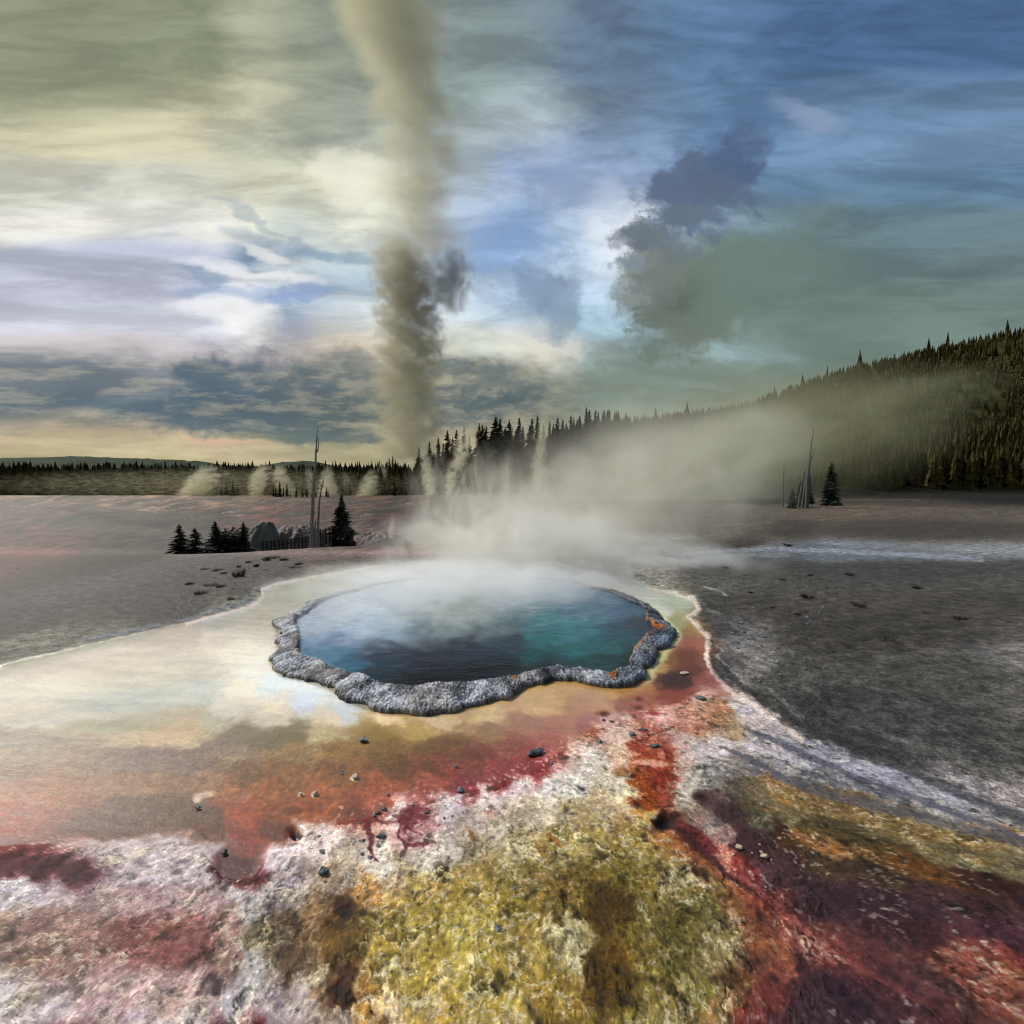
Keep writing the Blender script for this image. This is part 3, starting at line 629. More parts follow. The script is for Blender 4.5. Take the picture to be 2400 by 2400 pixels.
colr = colr * (1 + rg * (.30 * fbm(gx * 3.0, gy * 4.0, 5, 173) + .22 * fbm(gx * 11, gy * 13, 3, 174)))[:, None]
colr = colr + (np.array([84, 78, 70.]) * colr.mean(1, keepdims=True) / 78. - colr) * (.35 * right_gravel * (1 - far))[:, None]
sheen = wet * (PX < 900) * (1 - sstep(1600, 1700, PYc)) * sstep(1440, 1520, PYc)
colr = colr * (1 + sheen * (.13 + .16 * fbm(gx * .7 + gy * .3, gy * 1.6, 3, 175)))[:, None]  # streaky sky reflection on the left wet terrace, brightened into its colour
sat = (colr.max(1) - colr.min(1)) / (colr.max(1) + 1)
rd_ = np.clip(colr[:, 0] - colr[:, 1] - 55, 0, 90) * (PYc > 1680); colr[:, 1] += .28 * rd_; colr[:, 2] += .12 * rd_; colr[:, 0] -= .06 * rd_
gk = (1 + .11 * (PYc > 1300) * (1 - .8 * sstep(150, 215, colr.mean(1))) + .20 * sstep(.25, .6, sat) * sstep(1690, 1800, PYc))[:, None]
colr = 255 * np.clip(colr / 255, .02, 1) ** gk
colr = np.clip(colr, 8, 250)

# --- relief ------------------------------------------------------------------------
dist_fade = np.clip(6.0 / np.maximum(gy, 1), 0, 1)
rel = crust * (.014 * (np.floor(c1_) + sstep(0, .35, f1)) * .6 + .006 * l1 + .004 * l2 + .018 * rd + .010 * fbm(gx * 7, gy * 6.5, 4, 162) - .004 * pits) * (.4 + .6 * yel)
rel += farl * .05 * np.clip(rl - .4, -.6, .6) + rg * .03 * fbm(gx * 2.2, gy * 3, 4, 177)
rel += gravel * (1 - far) * (.014 * g3 + .006 * g2) * (.5 + .5 * dist_fade)
rel += wet * (.0015 * g3 + .002 * tl) 
rel -= .010 * sstep(-30, 60, lowy - qy2) * (1 - gravel)
fr = sstep(-8, 10, gx) * 0
lip = np.exp(-((qx2 - edx) / 12.0) ** 2) * (qy2 < 1760) * (qy2 > 1380)
rel += .018 * lip
lipl = np.exp(-((qy2 - upy) / 5.0) ** 2) * (qx2 < 900)
rel += .02 * lipl
# pits and holes seen in the crust
for (a, b, rx, ry, dep) in [(1557,1926,24,14,.05),(694,1950,15,14,.05),(1416,1671,15,6,.02),(1500,1636,12,5,.015),(1499,1658,12,5,.015),(1655,1868,24,10,.03)]:
    rel -= dep * np.exp(-(((PXc - a) / rx) ** 2 + ((PYc - b) / ry) ** 2))
gz2 = gz + rel
# basin under the pool water and the rim foot
inb = 1 - sstep(-.30, -.02, rr - ri)
gz2 = gz2 - inb * (.35 + 1.1 * (1 - sstep(.2, .9, rr / np.maximum(ri, .1))))
gv = np.stack([gx, gy, gz2], -1)
gm = mesh_np('ground', gv, grid_faces(len(ys), len(ts))[:, ::-1])
ALB = 1.04
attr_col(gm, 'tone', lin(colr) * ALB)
attr_f(gm, 'wet', wet * (1 - inb) * (1 - .55 * sstep(1670, 1760, PYc)) * (1 - .6 * sstep(1450, 1560, PX))); attr_f(gm, 'crust', crust); attr_f(gm, 'gravel', np.clip(gravel, 0, 1))
if True:
    m, t = new_mat('sinter_ground')
    tc = t.n('ShaderNodeTexCoord').outputs['Object']
    A = t.n('ShaderNodeAttribute', attribute_name='tone').outputs['Color']
    wetn = t.n('ShaderNodeAttribute', attribute_name='wet').outputs['Fac']
    crn = t.n('ShaderNodeAttribute', attribute_name='crust').outputs['Fac']
    grn = t.n('ShaderNodeAttribute', attribute_name='gravel').outputs['Fac']
    n1 = t.noise(tc, 38, 6, .72); n2 = t.noise(tc, 12, 7, .68, .4); n3 = t.noise(tc, 120, 3, .6)
    vo = t.n('ShaderNodeTexVoronoi', feature='F1'); t.l(tc, vo.inputs['Vector']); vo.inputs['Scale'].default_value = 55
    vo2 = t.n('ShaderNodeTexVoronoi', feature='F1'); t.l(tc, vo2.inputs['Vector']); vo2.inputs['Scale'].default_value = 19
    dry = t.math('SUBTRACT', 1.0, wetn, clamp=True)
    k1 = t.math('MULTIPLY_ADD', t.math('SUBTRACT', n1, .5), t.math('MULTIPLY_ADD', dry, 1.35, .35), 1.0)
    k2 = t.math('MULTIPLY_ADD', t.math('SUBTRACT', n2, .5), t.math('MULTIPLY_ADD', dry, .95, .15), 1.0)
    k3 = t.math('MULTIPLY_ADD', t.math('SUBTRACT', n3, .5), t.math('MULTIPLY_ADD', dry, .7, .35), 1.0)
    k = t.math('MULTIPLY', t.math('MULTIPLY', k1, k2), k3)
    n4 = t.noise(tc, 5.5, 8, .82)
    k = t.math('MULTIPLY', k, t.math('MULTIPLY_ADD', t.math('SUBTRACT', n4, .5), t.math('MULTIPLY', grn, 4.6), 1.0))
    # pebbly cells on the gravel
    pc_ = t.mr(vo.outputs['Color'], .1, .9, .72, 1.35)
    k = t.math('MULTIPLY', k, t.math('MULTIPLY_ADD', t.math('SUBTRACT', pc_, 1.0), grn, 1.0))
    sc_ = t.n('ShaderNodeVectorMath', operation='SCALE'); t.l(A, sc_.inputs[0]); t.l(k, sc_.inputs['Scale'])
    # scattered mineral grains: each small cell is a bright or a dark grain, or none
    vg = t.n('ShaderNodeTexVoronoi', feature='F1'); t.l(tc, vg.inputs['Vector']); vg.inputs['Scale'].default_value = 42
    vg2 = t.n('ShaderNodeTexVoronoi', feature='F1'); t.l(tc, vg2.inputs['Vector']); vg2.inputs['Scale'].default_value = 17
    def grain(v, lo, hi, rad):
        q = t.n('ShaderNodeSeparateColor'); t.l(v.outputs['Color'], q.inputs[0])
        on = t.mr(v.outputs['Distance'], rad, rad * .6)
        up = t.math('MULTIPLY', t.math('MULTIPLY', t.math('GREATER_THAN', q.outputs[0], hi), on), .75)
        dn = t.math('MULTIPLY', t.math('MULTIPLY', t.math('LESS_THAN', q.outputs[0], lo), on), -.55)
        return t.math('ADD', up, dn)
    gsum = t.math('ADD', grain(vg, .28, .70, .42), t.math('MULTIPLY', grain(vg2, .14, .86, .30), .8))
    gsum = t.math('MULTIPLY', gsum, t.math('MULTIPLY_ADD', dry, .75, .10))
    kg = t.n('ShaderNodeVectorMath', operation='SCALE'); t.l(sc_.outputs[0], kg.inputs[0]); t.l(t.math('ADD', 1.0, gsum), kg.inputs['Scale'])
    sc_ = kg
    # fine lime grains on the crust
    cn_ = t.noise(tc, 3.2, 9, .66, .3)
    fr2 = t.math('ABSOLUTE', t.math('SUBTRACT', t.math('FRACT', t.math('MULTIPLY', cn_, 9.0)), .5))
    lc = t.math('MULTIPLY', t.mr(fr2, .15, .01), t.mr(n2, .38, .56))
    gr = t.math('MULTIPLY', t.math('MAXIMUM', t.mr(n1, .58, .70), lc), t.math('MULTIPLY', crn, .62))
    lumA = t.n('ShaderNodeRGBToBW'); t.l(A, lumA.inputs[0])
    gr = t.math('MULTIPLY', gr, t.mr(lumA.outputs[0], .05, .22))
    colx = t.mix(gr, sc_.outputs[0], (.80, .74, .60, 1))
    p = t.n('ShaderNodeBsdfPrincipled'); t.l(colx, p.inputs['Base Color'])
    t.l(t.mr(wetn, 0, 1, .72, .17, False), p.inputs['Roughness'])
    t.l(t.mr(wetn, 0, 1, .25, .6, False), p.inputs['Specular IOR Level'])
    t.l(t.math('MULTIPLY', wetn, .4), p.inputs['Coat Weight']); p.inputs['Coat Roughness'].default_value = .06
    hb = t.math('MULTIPLY', t.math('ADD', t.math('MULTIPLY', t.math('SUBTRACT', n1, .5), .7), t.math('MULTIPLY', t.math('SUBTRACT', n2, .5), 1.3)), t.math('MULTIPLY_ADD', dry, .98, .02))
    hb = t.math('ADD', hb, t.math('MULTIPLY', t.math('SUBTRACT', .45, vo.outputs['Distance']), t.math('MULTIPLY', grn, .9)))
    hb = t.math('ADD', hb, t.math('MULTIPLY', t.math('SUBTRACT', t.noise(t.mapping(tc, scale=(1, 2.2, 1)), 5, 3, .5), .5), t.math('MULTIPLY', wetn, .10)))
    bn = t.n('ShaderNodeBump'); bn.inputs['Strength'].default_value = .6; bn.inputs['Distance'].default_value = .008
    t.l(hb, bn.inputs['Height']); t.l(bn.outputs[0], p.inputs['Normal'])
    o = t.n('ShaderNodeOutputMaterial'); t.l(p.outputs[0], o.inputs[0])
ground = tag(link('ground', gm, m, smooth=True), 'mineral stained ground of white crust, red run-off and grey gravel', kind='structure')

def gheight(x, y):
    return float(height(np.array([x], float), np.array([y], float))[0])

# ---------------------------------------------------------------- pool water
a_ = np.linspace(-PI, PI, 260, endpoint=False); fr_ = np.r_[0.001, np.linspace(.03, 1, 90)]
AA, FF = np.meshgrid(a_, fr_, indexing='ij')
RR = FF * (r_in(AA) + .03)
wx = (pc[0] + RR * np.cos(AA)).ravel(); wy_ = (pc[1] + RR * np.sin(AA)).ravel()
wz = .018 + .004 * fbm(wx * 3, wy_ * 5, 3, 81) + .0015 * pnoise(wx * 14, wy_ * 22, 82)
wm = mesh_np('pool_water', np.stack([wx, wy_, wz], -1), grid_faces(260, len(fr_))[:, [0, 1, 2, 3]][:, ::-1])
# close the seam
seam = np.stack([259 * len(fr_) + np.arange(len(fr_) - 1), 0 * len(fr_) + np.arange(len(fr_) - 1), np.arange(1, len(fr_)), 259 * len(fr_) + np.arange(1, len(fr_))], -1)
wm = mesh_np('pool_water', np.stack([wx, wy_, wz], -1), np.r_[grid_faces(260, len(fr_)), seam[:, [0, 3, 2, 1]]][:, ::-1])
wpx, wpy = project(wx, wy_, wz)
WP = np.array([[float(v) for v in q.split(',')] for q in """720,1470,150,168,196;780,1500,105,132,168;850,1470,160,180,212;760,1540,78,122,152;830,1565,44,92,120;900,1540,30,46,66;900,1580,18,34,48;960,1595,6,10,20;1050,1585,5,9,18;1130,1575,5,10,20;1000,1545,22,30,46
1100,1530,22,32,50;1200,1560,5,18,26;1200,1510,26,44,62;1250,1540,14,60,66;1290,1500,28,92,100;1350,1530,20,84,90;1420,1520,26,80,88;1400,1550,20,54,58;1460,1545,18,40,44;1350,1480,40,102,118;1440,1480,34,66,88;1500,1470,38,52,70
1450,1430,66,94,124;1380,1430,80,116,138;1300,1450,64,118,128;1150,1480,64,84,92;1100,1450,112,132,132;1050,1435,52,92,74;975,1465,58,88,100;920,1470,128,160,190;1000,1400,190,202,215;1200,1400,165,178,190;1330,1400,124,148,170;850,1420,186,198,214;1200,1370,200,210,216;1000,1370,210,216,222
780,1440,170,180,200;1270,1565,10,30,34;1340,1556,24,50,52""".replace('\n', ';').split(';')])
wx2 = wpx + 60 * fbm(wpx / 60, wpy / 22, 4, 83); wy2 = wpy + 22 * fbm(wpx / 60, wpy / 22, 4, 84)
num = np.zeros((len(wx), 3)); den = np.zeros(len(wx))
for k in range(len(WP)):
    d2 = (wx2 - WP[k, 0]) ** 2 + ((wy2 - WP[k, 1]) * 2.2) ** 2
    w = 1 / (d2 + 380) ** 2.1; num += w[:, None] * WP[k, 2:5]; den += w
wc = num / den[:, None]  # pale mist over the back and left is painted into the water tone
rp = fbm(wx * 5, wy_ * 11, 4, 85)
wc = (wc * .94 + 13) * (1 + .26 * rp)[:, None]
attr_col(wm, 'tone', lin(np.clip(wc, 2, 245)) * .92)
m, t = new_mat('hot_spring_water')
tc = t.n('ShaderNodeTexCoord').outputs['Object']
A = t.n('ShaderNodeAttribute', attribute_name='tone').outputs['Color']
p = t.n('ShaderNodeBsdfPrincipled'); t.l(A, p.inputs['Base Color'])
p.inputs['Roughness'].default_value = .22; p.inputs['IOR'].default_value = 1.33; p.inputs['Specular IOR Level'].default_value = .07
rn = t.noise(t.mapping(tc, rot=(0, 0, .25), scale=(1, 1.7, 1)), 3.5, 5, .6, 1.4); rn2 = t.noise(t.mapping(tc, scale=(1, 2, 1)), 18, 4, .6)
bn = t.n('ShaderNodeBump'); bn.inputs['Strength'].default_value = .35; bn.inputs['Distance'].default_value = .04
t.l(t.math('MULTIPLY_ADD', rn2, .25, rn), bn.inputs['Height']); t.l(bn.outputs[0], p.inputs['Normal'])
o = t.n('ShaderNodeOutputMaterial'); t.l(p.outputs[0], o.inputs[0])
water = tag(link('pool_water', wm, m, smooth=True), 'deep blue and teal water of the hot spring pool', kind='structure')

# ---------------------------------------------------------------- crater rim of knobbly sinter
NS, NTT = 3000, 40
aa = np.linspace(-PI, PI, NS, endpoint=False)
tt = np.linspace(0, 1, NTT)
A2, T2 = np.meshgrid(aa, tt, indexing='ij')
RI, RO = r_in(A2), r_out(A2)
e1 = pnoise(np.cos(A2) * 7, np.sin(A2) * 7, 91); e2 = pnoise(np.cos(A2) * 30, np.sin(A2) * 30, 92)
e3 = pnoise(np.cos(A2) * 14, np.sin(A2) * 14, 94)
RI = RI + .03 * e3 + .022 * e2; RO = RO + .05 * e1 + .055 * e3 + .03 * e2 + .012 * pnoise(np.cos(A2) * 110, np.sin(A2) * 110, 93)
width = RO - RI
# profile: t=0 underwater wall foot, .14 waterline lip, .2 crest, 1 outer foot
tp = np.array([0, .10, .16, .24, .5, .8, .93, 1.0]); rp_ = np.array([-.10, -.02, -.015, .04, .42, .86, .97, 1.0]); zp = np.array([-.35, -.06, .70, 1.0, .80, .50, .26, -.25])
rf = np.interp(T2, tp, rp_); zf = np.interp(T2, tp, zp)
back = sstep(0.0, .5, np.sin(A2))
hgt = RIM_H * (1 + .42 * e1 + .3 * e3 + .2 * e2) * (1 - .25 * back)
R2 = RI + rf * width
rx_, ry_ = pc[0] + R2 * np.cos(A2), pc[1] + R2 * np.sin(A2)
rz_ = zf * hgt
# knobs: rounded cellular bumps, popcorn-like
def cells(x, y, seed=0):
    xi, yi = np.floor(x).astype(np.int64), np.floor(y).astype(np.int64)
    best = np.full(x.shape, 9.0); idv = np.zeros(x.shape)
    for i in (-1, 0, 1):
        for j in (-1, 0, 1):
            h = _perm[(_perm[(xi + i + seed) & 4095] + yi + j) & 4095]
            fx = xi + i + .5 + .42 * _gx[h]; fy = yi + j + .5 + .42 * _gy[(h * 7) & 4095]
            d = (x - fx) ** 2 + (y - fy) ** 2
            mm = d < best; best = np.where(mm, d, best); idv = np.where(mm, h / 4096.0, idv)
    return np.sqrt(best), idv
c1, id1 = cells(rx_ * 36 + e2, ry_ * 36, 5); c2, id2 = cells(rx_ * 75, ry_ * 75, 9)
knob = np.clip(1 - c1 * 1.35, 0, 1) ** .7
knob2 = np.clip(1 - c2 * 1.3, 0, 1)
smoothpatch = .9 * sstep(.12, .34, fbm(rx_ * 1.3, ry_ * 1.3, 3, 95))
kk = (knob * .013 * (.5 + id1) + knob2 * .006) * (1 - .8 * smoothpatch) + .022 * fbm(rx_ * 4, ry_ * 4, 4, 96) + .004 * pnoise(rx_ * 60, ry_ * 60, 97)
top = sstep(.10, .2, T2) * (1 - sstep(.95, 1.0, T2) * .5)
rz_ = rz_ + kk * top
rx_ = rx_ - np.cos(A2) * kk * .5 * (T2 < .22); ry_ = ry_ - np.sin(A2) * kk * .5 * (T2 < .22)
rv = np.stack([rx_, ry_, rz_], -1).reshape(-1, 3)
ff = grid_faces(NS, NTT)
sm = np.stack([(NS - 1) * NTT + np.arange(NTT - 1), (NS - 1) * NTT + np.arange(1, NTT), np.arange(1, NTT), np.arange(NTT - 1)], -1)
rm = mesh_np('crater_rim', rv, np.r_[ff[:, ::-1], sm[:, ::-1]][:, ::-1])
cav = sstep(-.002, .017, kk)  # crease shade put into the colour: dark crevices, pale knob tips
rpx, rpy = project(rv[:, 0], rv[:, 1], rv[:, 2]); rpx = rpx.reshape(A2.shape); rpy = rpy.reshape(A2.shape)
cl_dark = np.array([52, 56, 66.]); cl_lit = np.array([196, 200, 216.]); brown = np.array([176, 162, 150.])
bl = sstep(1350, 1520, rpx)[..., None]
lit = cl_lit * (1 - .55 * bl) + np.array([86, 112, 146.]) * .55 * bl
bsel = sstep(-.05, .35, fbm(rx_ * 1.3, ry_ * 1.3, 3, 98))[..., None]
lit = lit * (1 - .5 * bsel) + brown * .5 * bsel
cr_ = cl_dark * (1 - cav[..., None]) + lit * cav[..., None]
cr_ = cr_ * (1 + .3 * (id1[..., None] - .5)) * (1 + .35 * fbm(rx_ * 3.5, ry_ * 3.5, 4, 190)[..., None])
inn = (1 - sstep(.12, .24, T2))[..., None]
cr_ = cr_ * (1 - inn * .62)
orange = (1 - sstep(.2, .34, T2)) * sstep(-.1, .2, pnoise(np.cos(A2) * 24, np.sin(A2) * 24, 99) + .12)
omask = orange * sstep(1470, 1500, rpx) * (rpy < 1570) * (rpy > 1430)
omask = np.maximum(omask, np.exp(-(((rpx - 1435) / 9) ** 2 + ((rpy - 1578) / 11) ** 2)))
omask = np.maximum(omask, .8 * np.exp(-(((rpx - 1204) / 7) ** 2 + ((rpy - 1586) / 7) ** 2)))
omask = np.maximum(omask, .5 * orange * (rpx > 680) * (rpx < 720) * (rpy > 1470))
cr_ = cr_ * (1 - omask[..., None]) + np.array([186, 98, 28.]) * omask[..., None]
wht = np.exp(-(((rpx - 1500) / 22) ** 2 + ((rpy - 1585) / 14) ** 2)) * sstep(-.2, .3, e2)
cr_ = cr_ * (1 - wht[..., None]) + np.array([214, 224, 240.]) * wht[..., None]
foot = (sstep(.93, 1, T2))[..., None] * .5
cr_ = cr_ * (1 - foot) + np.array([90, 78, 52.]) * foot
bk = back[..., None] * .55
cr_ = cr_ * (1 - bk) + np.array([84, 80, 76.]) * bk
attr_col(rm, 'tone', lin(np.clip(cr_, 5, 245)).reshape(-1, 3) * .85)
m, t = new_mat('sinter_rim')
tc = t.n('ShaderNodeTexCoord').outputs['Object']
A = t.n('ShaderNodeAttribute', attribute_name='tone').outputs['Color']
n1 = t.noise(tc, 120, 5, .65); n2 = t.noise(tc, 30, 4, .6)
k = t.math('MULTIPLY', t.mr(n1, .3, .7, .6, 1.4), t.mr(n2, .3, .7, .75, 1.25))
sc_ = t.n('ShaderNodeVectorMath', operation='SCALE'); t.l(A, sc_.inputs[0]); t.l(k, sc_.inputs['Scale'])
p = t.n('ShaderNodeBsdfPrincipled'); t.l(sc_.outputs[0], p.inputs['Base Color']); p.inputs['Roughness'].default_value = .55
p.inputs['Specular IOR Level'].default_value = .4
bn = t.n('ShaderNodeBump'); bn.inputs['Strength'].default_value = .7; bn.inputs['Distance'].default_value = .012
t.l(t.math('ADD', n1, n2), bn.inputs['Height']); t.l(bn.outputs[0], p.inputs['Normal'])
o = t.n('ShaderNodeOutputMaterial'); t.l(p.outputs[0], o.inputs[0])
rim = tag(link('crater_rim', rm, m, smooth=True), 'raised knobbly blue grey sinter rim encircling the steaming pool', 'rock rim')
# ---------------------------------------------------------------- vegetation
def foliage_mat(name, c1, c2):
    m, t = new_mat(name)
    tc = t.n('ShaderNodeTexCoord').outputs['Object']
    gi = t.n('ShaderNodeNewGeometry').outputs['Random Per Island']
    oi = t.n('ShaderNodeObjectInfo').outputs['Random']
    nz = t.noise(tc, 3.0, 3, .6)
    c = t.mix(t.mr(t.math('ADD', nz, t.math('MULTIPLY', gi, .3)), .45, .85), L4(c1), L4(c2))
    vs = t.n('ShaderNodeVectorMath', operation='SCALE'); t.l(c, vs.inputs[0]); t.l(t.mr(oi, 0, 1, .75, 1.25, False), vs.inputs['Scale'])
    p = t.n('ShaderNodeBsdfPrincipled'); t.l(vs.outputs[0], p.inputs['Base Color']); p.inputs['Roughness'].default_value = .8
    p.inputs['Specular IOR Level'].default_value = .15
    o = t.n('ShaderNodeOutputMaterial'); t.l(p.outputs[0], o.inputs[0])
    return m
M_ridge = foliage_mat('ridge_needles', (52, 46, 20), (84, 76, 36))
M_near = foliage_mat('dark_needles', (32, 40, 36), (74, 82, 66))
M_near2 = foliage_mat('olive_needles', (46, 48, 40), (84, 82, 68))
M_bark = simple_mat('brown_bark', (70, 58, 44), .9, .4, 12)
M_grey = simple_mat('bleached_wood', (150, 146, 140), .8, .35, 10, bump=.4, rgb2=(104, 98, 92), stretch=(4, 4, .35))
M_rail = simple_mat('dark_timber', (44, 32, 32), .85, .4, 14)
M_dry = foliage_mat('dry_stems', (86, 76, 60), (60, 52, 44))

def conifer(rnd, h=1.0, prof=None, levels=30, nb=8, tris=4, lean=0.0, base=.08, gap=0.06):
    """crown of ragged drooping boughs, each bough a spray of small faces"""
    vs, fs = [], []
    prof = prof or (lambda u: .16 * (1 - u) ** .8 + .01)
    for L in range(levels):
        u = L / (levels - 1.0); z = h * (base + (1 - base) * u)
        R = prof(u) * h
        for b in range(nb):
            if rnd.random() < gap: continue
            a = rnd.random() * 2 * PI; r = R * (.55 + .65 * rnd.random())
            zz = z + (rnd.random() - .5) * h / levels * 1.6
            droop = .22 + .25 * rnd.random() - .35 * u
            for k in range(tris):
                f0 = k / float(tris); f1 = min(1, f0 + .62 + .2 * rnd.random())
                aa = a + (rnd.random() - .5) * .75
                w = (.028 + .055 * (1 - u)) * h * (1.1 - f0 * .7) * (.7 + .6 * rnd.random())
                ca, sa = math.cos(aa), math.sin(aa); x0, x1 = r * f0 * .9, r * f1
                zc0 = zz - droop * x0; zc1 = zz - droop * x1 - .01 * h
                n = len(vs)
                vs += [(ca * x0 - sa * w * .5, sa * x0 + ca * w * .5, zc0 + rnd.uniform(-.012, .012) * h), (ca * x0 + sa * w * .5, sa * x0 - ca * w * .5, zc0 - w * rnd.uniform(.1, .7)),
                       (ca * x1, sa * x1, zc1)]
                fs.append((n, n + 1, n + 2))
    # leader
    n = len(vs); vs += [(-.008 * h, 0, h * .93), (.008 * h, 0, h * .93), (0, 0, h * 1.02), (0, .008 * h, h * .93), (0, -.008 * h, h * .93)]
    fs += [(n, n + 1, n + 2), (n + 3, n + 4, n + 2)]
    v = np.array(vs); v[:, 0] += lean * v[:, 2] ** 2
    return v, np.array(fs)
def tube(pts, rad, sides=7, cap=True):
    """tapered limb along points"""
    vs, fs = [], []
    for i, p in enumerate(pts):
        p = Vector(p); d = Vector(pts[min(i + 1, len(pts) - 1)]) - Vector(pts[max(i - 1, 0)]); d.normalize()
        s = d.cross(Vector((0, 1, .1))).normalized(); q = d.cross(s).normalized()
        for k in range(sides):
            a = 2 * PI * k / sides
            vs.append(tuple(p + (s * math.cos(a) + q * math.sin(a)) * rad[i]))
    for i in range(len(pts) - 1):
        for k in range(sides):
            k2 = (k + 1) % sides
            fs.append((i * sides + k, i * sides + k2, (i + 1) * sides + k2, (i + 1) * sides + k))
    return vs, fs
def mesh_py(name, parts_):
    vs, fs = [], []
    for v, f in parts_:
        n = len(vs); vs += [tuple(q) for q in v]; fs += [tuple(i + n for i in g) for g in f]
    me = bpy.data.meshes.new(name); me.from_pydata(vs, [], fs); me.update()
    return me
rnd = random.Random(5)
crown_protos = []
for k in range(8):
    wid = [.13, .17, .11, .15, .19, .12, .10, .16][k]
    pr = lambda u, w=wid, k=k: w * ((1 - u) ** .75) * (1 + .25 * math.sin(u * 17 + k)) * (.75 + .25 * min(1, u * 6)) + .008
    v, f = conifer(rnd, 1.0, pr, 36, 9, 3, lean=rnd.uniform(-.02, .02), base=.04 + .08 * rnd.random())
    tv, tf = tube([(0, 0, -.12), (0, 0, .5), (0, 0, .97)], [.014, .009, .002], 5)
    me = mesh_py('conifer', [(v, f), (tv, tf)]); me.materials.append(M_ridge)
    crown_protos.append(me)
def far_tree(px, top, d, label, group, wide=1.0, zbase=None, hmin=None):
    x, y, zt = at_d(px, top, d)
    zb = gheight(x, d) if zbase is None else zbase
    h = max(zt - zb, .6) if hmin is None else hmin
    o = bpy.data.objects.new('conifer', rnd.choice(crown_protos)); col.objects.link(o)
    o.location = (x, d, zb); s = wide * rnd.uniform(.85, 1.15)
    o.scale = (h * s, h * s, h); o.rotation_euler = (rnd.uniform(-.02, .02), rnd.uniform(-.02, .02), rnd.uniform(0, 6.28))
    tag(o, label, 'conifer tree', group); return o
TOPS = [(984,1050),(1008,1037),(1027,1027),(1038,1040),(1050,1010),(1060,1028),(1070,1010),(1087,1006),(1100,1026),(1121,996),(1133,998),(1140,1002),(1152,1006),(1164,980),(1174,984),(1184,1004),(1193,988),(1201,1001),(1209,1003),(1217,981),(1228,1003),(1238,998),(1245,983),(1261,978),(1274,998),(1288,989),
 (1304,981),(1317,984),(1326,993),(1338,975),(1346,980),(1358,976),(1375,956),(1384,962),(1395,963),(1403,966),(1415,962),(1426,975),(1439,978),(1453,986),(1467,971),(1476,980),(1487,974),(1494,976),(1507,974),(1516,974),(1528,978),(1541,986),(1555,970),(1566,979),(1577,978),(1587,976),(1600,972),(1614,976),
 (1631,962),(1640,972),(1653,972),(1662,960),(1682,962),(1691,953),(1703,957)]
LAB_R = 'slender dark conifer standing on the skyline of the wooded ridge behind the pool steam'
LAB_S = 'dark conifer in the dense slope of forest below the ridge line right of the plume'
LAB_L = 'hazy olive conifer in the far tree belt left of the geyser plume'
for (px, py) in TOPS:
    d = 118 + rnd.uniform(-3, 3) if px > 1110 else 92 + (px - 980) * .15
    o = far_tree(px, py, d, LAB_R, 'conifers along the ridge skyline', wide=(1.5 if px > 1110 else 1.35))
    if px > 1110 and o.scale[2] < 5.0:
        pass
px = 990
n = 0
while n < 120:
    px = rnd.uniform(1100, 1790) if n < 110 else rnd.uniform(1790, 2300)
    d = rnd.uniform(82, 116)
    x = (px - 1200) / FOC * d
    far_tree(px, 0, d, LAB_S, 'conifers covering the slope', wide=1.35, hmin=rnd.uniform(6.5, 9.0))
    n += 1
# far belt on the left
for k in range(62):
    px = rnd.uniform(437, 975); d = rnd.uniform(88, 106)
    top = 1112 + 6 * math.sin(px * .02) + rnd.uniform(-6, 16) - (12 if px > 900 else 0) 
    far_tree(px, top, d, LAB_L, 'conifers in the far belt on the left', wide=1.15)
for (px, top, d, w, lb) in [
  (878,1083,95,.8,'thin spire conifer standing alone above the belt, left of the geyser plume'),(888,1080,94,1,None),(894,1086,94,1,None),(906,1084,94,1,None),(914,1072,93,.8,None),(922,1068,93,.8,'tallest thin conifer right beside the lower left edge of the geyser plume'),(928,1078,93,1,None),(936,1086,93,1,None),
  (812,1118,84,1.3,'dark broad conifer in front of the hazy belt between the snags and the plume'),(820,1128,84,1.3,None),(806,1130,84,1.2,None),
  (640,1136,72,1.0,None),(655,1127,71,1.1,'tallest dark conifer of the clump left of the tall grey snag'),(664,1140,71,1.1,None),(672,1132,71,1.0,None),(646,1142,71,1.2,None),(680,1150,71,1,None),
  (694,1141,70,1.2,'stout dark conifer at the left end of the row behind the grey snags'),(709,1150,70,1.2,None),(719,1145,70,1.3,None),(731,1148,70,1.2,None),(740,1152,70,1.3,None),(752,1149,70,1.2,None),(765,1142,70,1.1,None),(770,1150,70,1.1,None),
  (530,1132,82,1.2,None),(545,1126,82,1.2,None),(556,1130,82,1.1,None),(518,1138,82,1.2,None),(548,1142,80,1.2,None),
  (925,1121,62,.7,'small thin conifer standing alone on the pale flat left of the plume foot'),(966,1107,60,1.0,'pointed conifer at the right foot of the geyser plume'),(958,1122,60,1.2,None),(973,1124,60,1.2,None),(950,1134,60,1.1,None),(980,1132,60,1.1,None),
  (990,1072,76,1.3,None),(996,1066,76,1.2,None),(1002,1085,76,1.2,None),(1036,1060,78,1.2,None),(1046,1048,78,1.3,None),(1058,1050,78,1.2,None),(1066,1072,78,1.3,None),(1030,1082,76,1.3,None)]:
    far_tree(px, top, d, lb or ('dark conifer in the small clumps in front of the hazy belt' if px < 940 else 'dark conifer beside the lower right of the geyser plume'),
             ('conifer clumps before the belt' if px < 940 else 'conifers beside the plume foot') if not lb else None, wide=w)

